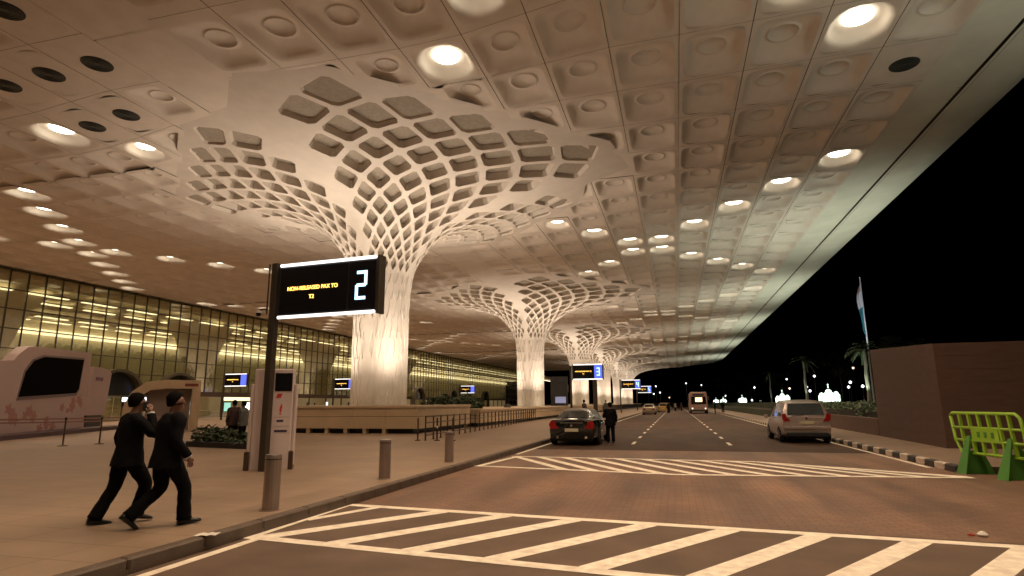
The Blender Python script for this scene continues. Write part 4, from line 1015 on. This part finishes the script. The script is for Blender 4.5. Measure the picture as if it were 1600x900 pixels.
sd = car('dark_saloon', 'low dark saloon parked at the left kerb, seen from behind, red tail lights', 'car', -3.92, 23.25, radians(0), 4.9, 1.92,
    [(0, .80, .34, .92), (.05, .86, .26, .97), (.35, .93, .22, 1.0), (1.0, .955, .2, .99), (2.4, .96, .2, .95), (3.6, .955, .2, .90), (4.4, .90, .22, .80), (4.8, .78, .28, .66), (4.9, .70, .34, .60)],
    [(.55, .72, .97, .66, .99), (1.25, .80, .95, .60, 1.30), (1.9, .84, .94, .62, 1.38), (2.6, .84, .93, .62, 1.37), (3.0, .84, .92, .60, 1.30), (3.75, .80, .88, .70, .92)],
    M_DARKP, [(.48, .66), (.82, .62), (.88, .80), (.80, .94), (.62, .92), (.60, .76)], wheels=(.98, 3.95), wr=.34)
for s_ in (-1, 1): MB().tube([(s_*.55, -.04, .32), (s_*.55, .1, .32)], .045, 10).build('exhaust', M_CHROME, sd)
MB().bbox(-.45, .45, -.03, .02, .845, .865, .004).build('chrome_strip', M_CHROME, sd)
vn = car('silver_van', 'silver people carrier parked by the right kerb, seen from behind left', 'van', 4.88, 26.1, radians(.5), 4.35, 1.84,
    [(0, .80, .36, .98), (.04, .86, .30, 1.00), (.25, .90, .24, 1.0), (1.0, .92, .2, .99), (2.4, .92, .2, .97), (3.3, .91, .2, .94), (4.0, .84, .22, .86), (4.3, .70, .3, .70), (4.35, .62, .36, .62)],
    [(.06, .84, .98, .72, 1.02), (.24, .85, .97, .70, 1.56), (1.1, .86, .96, .71, 1.665), (2.0, .86, .95, .70, 1.66), (2.7, .85, .94, .66, 1.56), (3.7, .80, .88, .70, .92)],
    M_SILV, [(.58, .86), (.80, .84), (.86, .90), (.88, 1.12), (.74, 1.14), (.70, 1.0)], wheels=(.75, 3.45), wr=.32)
MB().bbox(-.84, .84, -.07, .08, .56, .66, .02).build('rear_bumper', M_SILV, vn)
MB().bbox(-.76, .76, -.05, .08, .28, .42, .02).build('bumper_skirt', M_TRIM, vn)
MB().tube([(-.5, .05, 1.04), (-.1, -.03, 1.09)], .012, 6).build('rear_wiper', M_TRIM, vn)
# far vehicles
car('far_taxi', 'far pale saloon stopped at the left kerb under the last columns', 'car', -3.6, 84, radians(0), 4.3, 1.75,
    [(0, .72, .34, .92), (.05, .80, .26, .95), (1.0, .87, .2, .97), (3.3, .87, .2, .90), (4.1, .8, .24, .76), (4.3, .66, .34, .6)],
    [(.4, .72, .95, .60, .99), (.9, .78, .94, .58, 1.38), (2.2, .80, .93, .58, 1.42), (2.6, .80, .92, .56, 1.36), (3.2, .76, .88, .66, .92)], mat('pale_beige_paint', (.45, .38, .28), .3, .2, coat=.4), [(.45, .68), (.74, .66), (.78, .82), (.5, .84)], wheels=(.85, 3.4))
car('far_car', 'second far car beyond the pale saloon, amber body', 'car', -2.2, 104, radians(-4), 4.2, 1.75,
    [(0, .72, .34, .92), (.05, .80, .26, .95), (1.0, .87, .2, .97), (3.3, .87, .2, .90), (4.1, .8, .24, .76), (4.2, .66, .34, .6)],
    [(.2, .74, .95, .62, .99), (.6, .78, .94, .6, 1.5), (2.2, .80, .93, .6, 1.55), (2.6, .80, .92, .58, 1.45), (3.2, .76, .88, .66, .92)], mat('amber_paint', (.5, .33, .09), .35, coat=.3), [(.45, .68), (.74, .66), (.78, .82), (.5, .84)], wheels=(.85, 3.3))
t = thing('far_bus', 'far bus with lit windscreen facing the camera in the middle of the road', 'bus', (3.15, 92, 0), 0)
M_BUS = mat('bus_pinkish_paint', (.32, .2, .16), .4)
q = MB(); secs = []
for yy, i_ in ((0, .06), (.12, 0), (9.0, 0)): secs.append([(-1.25+i_, yy, .35), (1.25-i_, yy, .35), (1.27-i_, yy, 1.3), (1.2-i_, yy, 2.9-i_), (1.0, yy, 3.08-i_), (-1.0, yy, 3.08-i_), (-1.2+i_, yy, 2.9-i_), (-1.27+i_, yy, 1.3)])
loft(q, secs); q.build('body', M_BUS, t)
MB().add([(-1.05, -.01, 1.35), (1.05, -.01, 1.35), (1.0, -.01, 2.45), (-1.0, -.01, 2.45)], [(0, 1, 2, 3)]).build('windscreen', M_GLASS, t)
MB().bbox(-.45, .5, -.03, -.012, 1.7, 2.3, .01).build('lit_board', emat('amber_glow_board', (1, .66, .32), 2.4), t)
MB().bbox(-.8, .8, -.02, .0, 2.55, 2.85, .01).build('destination_board', M_BLACK, t)
for s_ in (-1, 1):
    MB().tube([(s_*.9, -.04, .75), (s_*.9, .0, .75)], .12, 12).build('headlight', emat('soft_headlight', (1, .8, .6), 1.2), t)
    MB().bbox(s_*1.4-.08, s_*1.4+.08, -.2, -.1, 1.9, 2.4, .02).build('mirror', M_TRIM, t)
    for wy in (1.6, 7): q = MB().tube([(s_*1.0, wy, .48), (s_*1.26, wy, .48)], .48, 16); q.build('wheel', M_TYRE, t)
MB().bbox(-1.2, 1.2, -.06, .1, .35, .6, .03).build('bumper', M_TRIM, t)

# ------------------------------------------------------------------ people
M_SKIN = mat('skin', (.20, .10, .065), .5); M_HAIR = mat('black_hair', (.005, .0045, .004), .9, bump=.3, bscale=60, spec=.08); M_SUIT = mat('black_suit', (.0045, .0045, .006), .85, var=.3, vscale=8, bump=.4, bscale=25, spec=.12)
M_COLLAR = mat('grey_collar', (.10, .09, .085), .8); M_SHOE = mat('black_shoe', (.008, .008, .008), .35); M_SHIRT = mat('white_cuff', (.6, .6, .6), .7)
def skin(name, nodes, edges, m, parent, subs=2, root=0):
    me = bpy.data.meshes.new(name); me.from_pydata([n_[0] for n_ in nodes], edges, []); me.materials.append(m)
    import bmesh
    b = bmesh.new(); b.from_mesh(me); lay = b.verts.layers.skin.verify(); b.verts.ensure_lookup_table()
    for v, n_ in zip(b.verts, nodes):
        r = n_[1]; v[lay].radius = r if isinstance(r, tuple) else (r, r); v[lay].use_root = False
    b.verts[root][lay].use_root = True
    b.to_mesh(me); b.free()
    o = link(name, me, parent); s_ = o.modifiers.new('skin', 'SKIN'); s_.use_smooth_shade = True
    if subs: d = o.modifiers.new('sub', 'SUBSURF'); d.levels = subs; d.render_levels = subs
    return o
def lerp(a, b, t_): return tuple(x+(y-x)*t_ for x, y in zip(a, b))
def person(label, x, y, z, rz, pose, scale=1, fine=True, top=None, leg=None, group=None, cat='person'):
    """pose: dict of joint positions, local: +y forward, +x right, metres for a 1.72 m figure"""
    t = thing('person', label, cat, (x, y, z), rz, group); t.scale = (scale,)*3
    top = top or M_SUIT; leg = leg or M_SUIT; p = pose
    N = []; Ed = []
    def add(pos, r, par=None):
        N.append((tuple(pos), r)); i = len(N)-1
        if par is not None: Ed.append((par, i))
        return i
    pel = add(p['pelvis'], (.11, .08)); sp = add(p['spine'], (.11, .08), pel); ch = add(p['chest'], (.11, .075), sp); nk = add(p['neck'], .055, ch)
    hd = Vector(p['head']); hf = Vector(p.get('face', (0, 1, 0))).normalized(); up_ = Vector((0, 0, 1))
    jaw = add(hd-up_*.055+hf*.02, (.062, .066), nk); md = add(hd+up_*.03, (.076, .088), jaw); cr = add(hd+up_*.095-hf*.01, (.060, .068), md)
    if fine:
        side = hf.cross(up_)
        add(hd+hf*.105-up_*.005, .012, md)                       # nose
        add(hd+hf*.085-up_*.075, .022, jaw)                      # chin
        for sg in (-1, 1): add(hd+side*sg*.088+up_*.0, .016, md) # ears
    for sd_ in ('l', 'r'):
        sh_, el, wr_ = p['sh_'+sd_], p['el_'+sd_], p['wr_'+sd_]
        a = add(Vector(sh_)-Vector((0, 0, .03)), .042, ch); b = add(el, .04, a); c_ = add(wr_, .027, b)
        hv = Vector(p.get('hand_'+sd_, (0, .1, -1))).normalized()
        w0 = Vector(wr_); pal = add(w0+hv*.06, (.032, .018), c_)
        if fine:
            sdv = hv.cross(Vector((1, 0, 0))); sdv = (sdv if sdv.length > .2 else hv.cross(Vector((0, 1, 0)))).normalized()
            cu = hv.cross(sdv).normalized()*(-1 if sd_ == 'l' else 1)
            for k, L_ in enumerate((.070, .080, .075, .060)):
                b0 = w0+hv*.085+sdv*(k-1.5)*.018; i1 = add(b0, .009, pal); i2 = add(b0+hv*L_*.5+cu*.012, .0085, i1); add(b0+hv*L_*.85+cu*.035, .0075, i2)
            th = add(w0+hv*.04+sdv*-.040, .010, pal); add(w0+hv*.085+sdv*-.050+cu*.02, .009, th)
        hp, kn, an = p['hip_'+sd_], p['kn_'+sd_], p['an_'+sd_]
        a = add(hp, .08, pel); b = add(kn, .055, a); c_ = add(an, .038, b)
    skin('body', N, Ed, M_SKIN, t, 2 if fine else 1)
    # clothes: lofted, hems left open
    def limb(mb, pts, rad, n_=14, sub=4, cap=True):
        P_ = [Vector(q_) for q_ in pts]; out, ro = [], []
        for i in range(len(P_)-1):
            p0_, p1_, p2_, p3_ = P_[max(0, i-1)], P_[i], P_[i+1], P_[min(len(P_)-1, i+2)]
            for s_ in range(sub):
                u = s_/sub
                out.append(.5*((2*p1_)+(p2_-p0_)*u+(2*p0_-5*p1_+4*p2_-p3_)*u*u+(3*p1_-p0_-3*p2_+p3_)*u**3)); ro.append((rad[i]+(rad[i+1]-rad[i])*u)*(1+.035*math.sin(i*9+s_*2.3)))
        out.append(P_[-1]); ro.append(rad[-1]); mb.tube(out, ro, n_, cap)
    pv = Vector(p['pelvis']); chv = Vector(p['chest']); nkv = Vector(p['neck']); spv = Vector(p['spine'])
    J = MB(); ns_ = 20; rings = []
    lev = [(nkv-Vector((0, 0, .02)), .062, .060), (lerp(chv, nkv, .78), .090, .082), (lerp(chv, nkv, .5), .165, .105), (lerp(chv, nkv, .25), .205, .125), (chv, .215, .140), (lerp(spv, chv, .5), .212, .140), (spv, .205, .135), (lerp(spv, pv, .6), .208, .142), (pv, .222, .155), (pv+Vector((0, -.005, -.09)), .236, .168), (pv+Vector((0, -.01, -.17)), .246, .176)]
    for c_, a_, b_ in lev:
        c_ = Vector(c_); rings.append([(c_.x+a_*math.copysign(abs(cos(2*pi*k/ns_))**.85, cos(2*pi*k/ns_)), c_.y+b_*math.copysign(abs(math.sin(2*pi*k/ns_))**.85, math.sin(2*pi*k/ns_)), c_.z+.012*math.sin(k*2.1)*(a_ > .23)) for k in range(ns_)])
    loft(J, rings, cap=False); jk = J.build('jacket', top, t, smooth=True)
    for sd_ in ('l', 'r'):
        S_ = MB(); shv = Vector(p['sh_'+sd_]); sgn = -1 if sd_ == 'l' else 1
        limb(S_, [shv+Vector((-sgn*.09, 0, .02)), shv+Vector((sgn*.015, 0, -.02)), lerp(p['sh_'+sd_], p['el_'+sd_], .5), p['el_'+sd_], lerp(p['el_'+sd_], p['wr_'+sd_], .5), lerp(p['el_'+sd_], p['wr_'+sd_], .95)], [.075, .082, .072, .064, .058, .054])
        S_.build('sleeve', top, jk, smooth=True)
        if fine: S_ = MB(); limb(S_, [lerp(p['el_'+sd_], p['wr_'+sd_], .88), lerp(p['el_'+sd_], p['wr_'+sd_], 1.03)], [.044, .042], sub=1); S_.build('cuff', M_SHIRT, jk)
    T = MB(); rings = []
    for dz, a_, b_ in ((.06, .165, .12), (0, .18, .135), (-.06, .185, .14), (-.11, .165, .125)): rings.append([(pv.x+a_*cos(2*pi*k/16), pv.y+b_*math.sin(2*pi*k/16), pv.z+dz) for k in range(16)])
    loft(T, rings)
    for sd_ in ('l', 'r'):
        hp, kn, an = p['hip_'+sd_], p['kn_'+sd_], p['an_'+sd_]
        limb(T, [Vector(hp)+Vector((0, 0, .05)), hp, lerp(hp, kn, .5), kn, lerp(kn, an, .5), lerp(kn, an, 1.02)], [.09, .108, .100, .080, .078, .088])
    T.build('trousers', leg, t, smooth=True)
    # hair cap
    q = MB(); rings = []
    side = hf.cross(up_).normalized(); c0 = hd+up_*.045-hf*.012; nr = 7; ns = 16
    for i in range(nr+1):
        th = (i/nr)*radians(124)
        for k in range(ns):
            a = 2*pi*k/ns; back = -cos(a)
            tt = th*(1.0+.10*max(0, back) if back > .05 else max(.36, .96-.60*(.05-back)))
            rs_ = math.sin(tt) if tt < pi/2 else max(math.sin(tt), .80)
            v = (side*rs_*math.sin(a)*.096+hf*rs_*cos(a)*.114+up_*math.cos(tt)*(.112 if tt < pi/2 else .15))
            q.v.append(tuple(c0+v*(1+.03*math.sin(k*5+i*3))))
    for i in range(nr):
        for k in range(ns): q.f.append((i*ns+k, i*ns+(k+1) % ns, (i+1)*ns+(k+1) % ns, (i+1)*ns+k)); q.mi.append(0)
    q.build('hair', M_HAIR, t, smooth=True)
    # shoes
    for sd_ in ('l', 'r'):
        an = Vector(p['an_'+sd_]); pit = p.get('pitch_'+sd_, 0)
        q = MB(); f_ = Vector((0, cos(pit), -math.sin(pit))); u_ = Vector((0, math.sin(pit), cos(pit))); s_ = Vector((1, 0, 0))
        prof_ = [(-.075, .034, .085), (-.05, .040, .10), (.02, .040, .10), (.07, .042, .065), (.13, .048, .05), (.18, .040, .038), (.205, .02, .025)]
        secs = []
        for yy, w_, h_ in prof_:
            b0 = an-u_*.075+f_*yy
            secs.append([b0-s_*w_, b0-s_*w_*1.02+u_*h_*.5, b0-s_*w_*.55+u_*h_, b0+s_*w_*.55+u_*h_, b0+s_*w_*1.02+u_*h_*.5, b0+s_*w_])
        loft(q, secs); q.build('shoe', M_SHOE, t, smooth=True)
    if fine:
        q = MB(); nk_ = Vector(lerp(p['chest'], p['neck'], .75)); q.lathe([(.075, nk_.z-.03), (.068, nk_.z+.02), (.058, nk_.z+.035)], 14, (nk_.x, nk_.y), cap=False); q.build('collar', M_COLLAR, t, smooth=True)
    return t
def stand(**k):
    p = dict(pelvis=(0, 0, .93), spine=(0, -.01, 1.12), chest=(0, 0, 1.32), neck=(0, .015, 1.49), head=(0, .03, 1.60),
             sh_l=(-.18, 0, 1.39), sh_r=(.18, 0, 1.39), el_l=(-.24, -.03, 1.12), el_r=(.24, -.03, 1.12), wr_l=(-.25, .05, .88), wr_r=(.25, .05, .88),
             hip_l=(-.09, 0, .88), hip_r=(.09, 0, .88), kn_l=(-.11, .02, .49), kn_r=(.11, .02, .49), an_l=(-.12, 0, .075), an_r=(.12, 0, .075))
    p.update(k); return p
# right walking man: right leg forward, left leg pushing off
walk2 = stand(spine=(0, 0, 1.13), chest=(0, 0, 1.33), neck=(0, .02, 1.49), head=(.01, .045, 1.61), face=(.42, .9, -.1),
    hip_r=(.09, .02, .88), kn_r=(.09, .20, .49), an_r=(.07, .24, .085), hip_l=(-.09, -.02, .88), kn_l=(-.09, -.01, .49), an_l=(-.08, -.33, .17), pitch_l=radians(42), pitch_r=radians(-4),
    el_r=(.27, -.02, 1.12), wr_r=(.27, .14, .90), hand_r=(0, .35, -1), el_l=(-.26, .10, 1.12), wr_l=(-.24, .30, .95), sh_r=(.19, .02, 1.40), sh_l=(-.19, .04, 1.40))
person('right one of two walking men in dark suits, hand low, face turned right', -6.18, 6.34, KZ, radians(-24), walk2, .925).scale = (1.0, 1.0, .925)
walk1 = stand(spine=(0, 0, 1.12), chest=(0, 0, 1.33), neck=(0, .02, 1.49), head=(0, .045, 1.605), face=(.12, .98, -.12),
    kn_r=(.09, .20, .50), an_r=(.08, .14, .12), pitch_r=radians(10), hip_l=(-.09, -.03, .88), kn_l=(-.10, -.09, .48), an_l=(-.10, -.27, .085), pitch_l=radians(6),
    el_r=(.31, .16, 1.18), wr_r=(.18, .15, 1.47), hand_r=(-.35, -.1, 1), el_l=(-.27, -.04, 1.13), wr_l=(-.26, .02, .89))
p1 = person('left one of two walking men in dark suits, phone held to his ear', -6.90, 6.45, KZ, radians(-24), walk1, .925); p1.scale = (1.0, 1.0, .925)
MB().bbox(.100, .114, .07, .13, 1.50, 1.63, .004).build('phone', M_BLACK, p1)
man = stand(el_l=(-.27, .06, 1.14), wr_l=(-.16, .22, 1.12), el_r=(.27, .0, 1.13), face=(-.6, .8, -.1), an_l=(-.10, .06, .075), kn_l=(-.10, .06, .49))
person('man in black standing in the road beside the dark saloon', -2.66, 25.3, .004, radians(12), man, .93)
M_DUN = mat('dark_brown_clothes', (.05, .025, .02), .8); M_GREY = mat('grey_clothes', (.09, .09, .085), .8); M_PALE = mat('pale_shirt', (.35, .30, .26), .8)
person('slim person in dark red brown, standing behind the right walking man', -16.2, 19.6, KZ, radians(60), stand(), .95, top=M_DUN)
person('person in grey standing beside the dark hedge bed, facing left', -15.7, 19.5, KZ, radians(100), stand(), .93, top=M_GREY)
people = [(-13.2, 47.5, 'dark figure standing between hedge and railing near the planter', M_GREY), (-6.6, 45, 'person on the pavement by the third gate sign pole', M_DUN), (-6.9, 62, 'far person on the kerb beyond the man at the car', M_GREY),
    (-1.2, 96, 'tiny dark figure on the road left of the bus', M_SUIT), (5.2, 90, 'tiny dark figure just right of the bus', M_SUIT), (6.6, 95, 'second tiny dark figure right of the bus', M_SUIT), (-.2, 120, 'tiny figure far up the middle of the road', M_PALE), (1.0, 125, 'tiny red figure far up the road beside the bus', M_DUN),
    (-40, 60, 'person in pale shirt near the facade left of the totem', M_PALE), (-38, 57, 'person in dark clothes near the facade left of the totem', M_GREY), (-43, 66, 'person near the lit shop behind the totem', M_PALE), (-36, 62, 'person near the facade right of the totem', M_DUN)]
for i, (x, y, l, m_) in enumerate(people): person(l, x, y, KZ if abs(x) > 5.3 and x < 0 or x > 6.2 else .004, radians((i*67) % 360), stand(), .96+.02*(i % 3), fine=False, top=m_)

# unseen floodlights added to brighten the canopy edge
for i, (x, y) in enumerate(((17, 9), (15, 27.5), (13, 47), (13, 74), (13, 104), (13, 140), (13, 180))):
    b_ = 0 if y < 29 else 1.45 if y > 60 else .8
    t = thing('added_canopy_floodlight', 'unseen ground floodlight added to brighten the canopy edge, %s of seven from the near end' % ['first', 'second', 'third', 'fourth', 'fifth', 'sixth', 'seventh'][i], 'floodlight', (x, y, b_), 0, 'added floodlights washing the canopy edge')
    MB().bbox(-.2, .2, -.12, .12, .08, .34, .02).build('housing', M_BLACK, t); MB().box(-.04, .04, -.04, .04, 0, .1).build('bracket', M_BLACK, t)
    MB().box(-.16, .16, -.1, .1, .342, .35).build('lens', emat('added_flood_lens', (.85, 1, .75), 4), t)
    spot('added_flood_beam', t, (0, 0, .42), (-.12, .12, 1), 4200, 120, .8, .2, (.95, 1, .80))
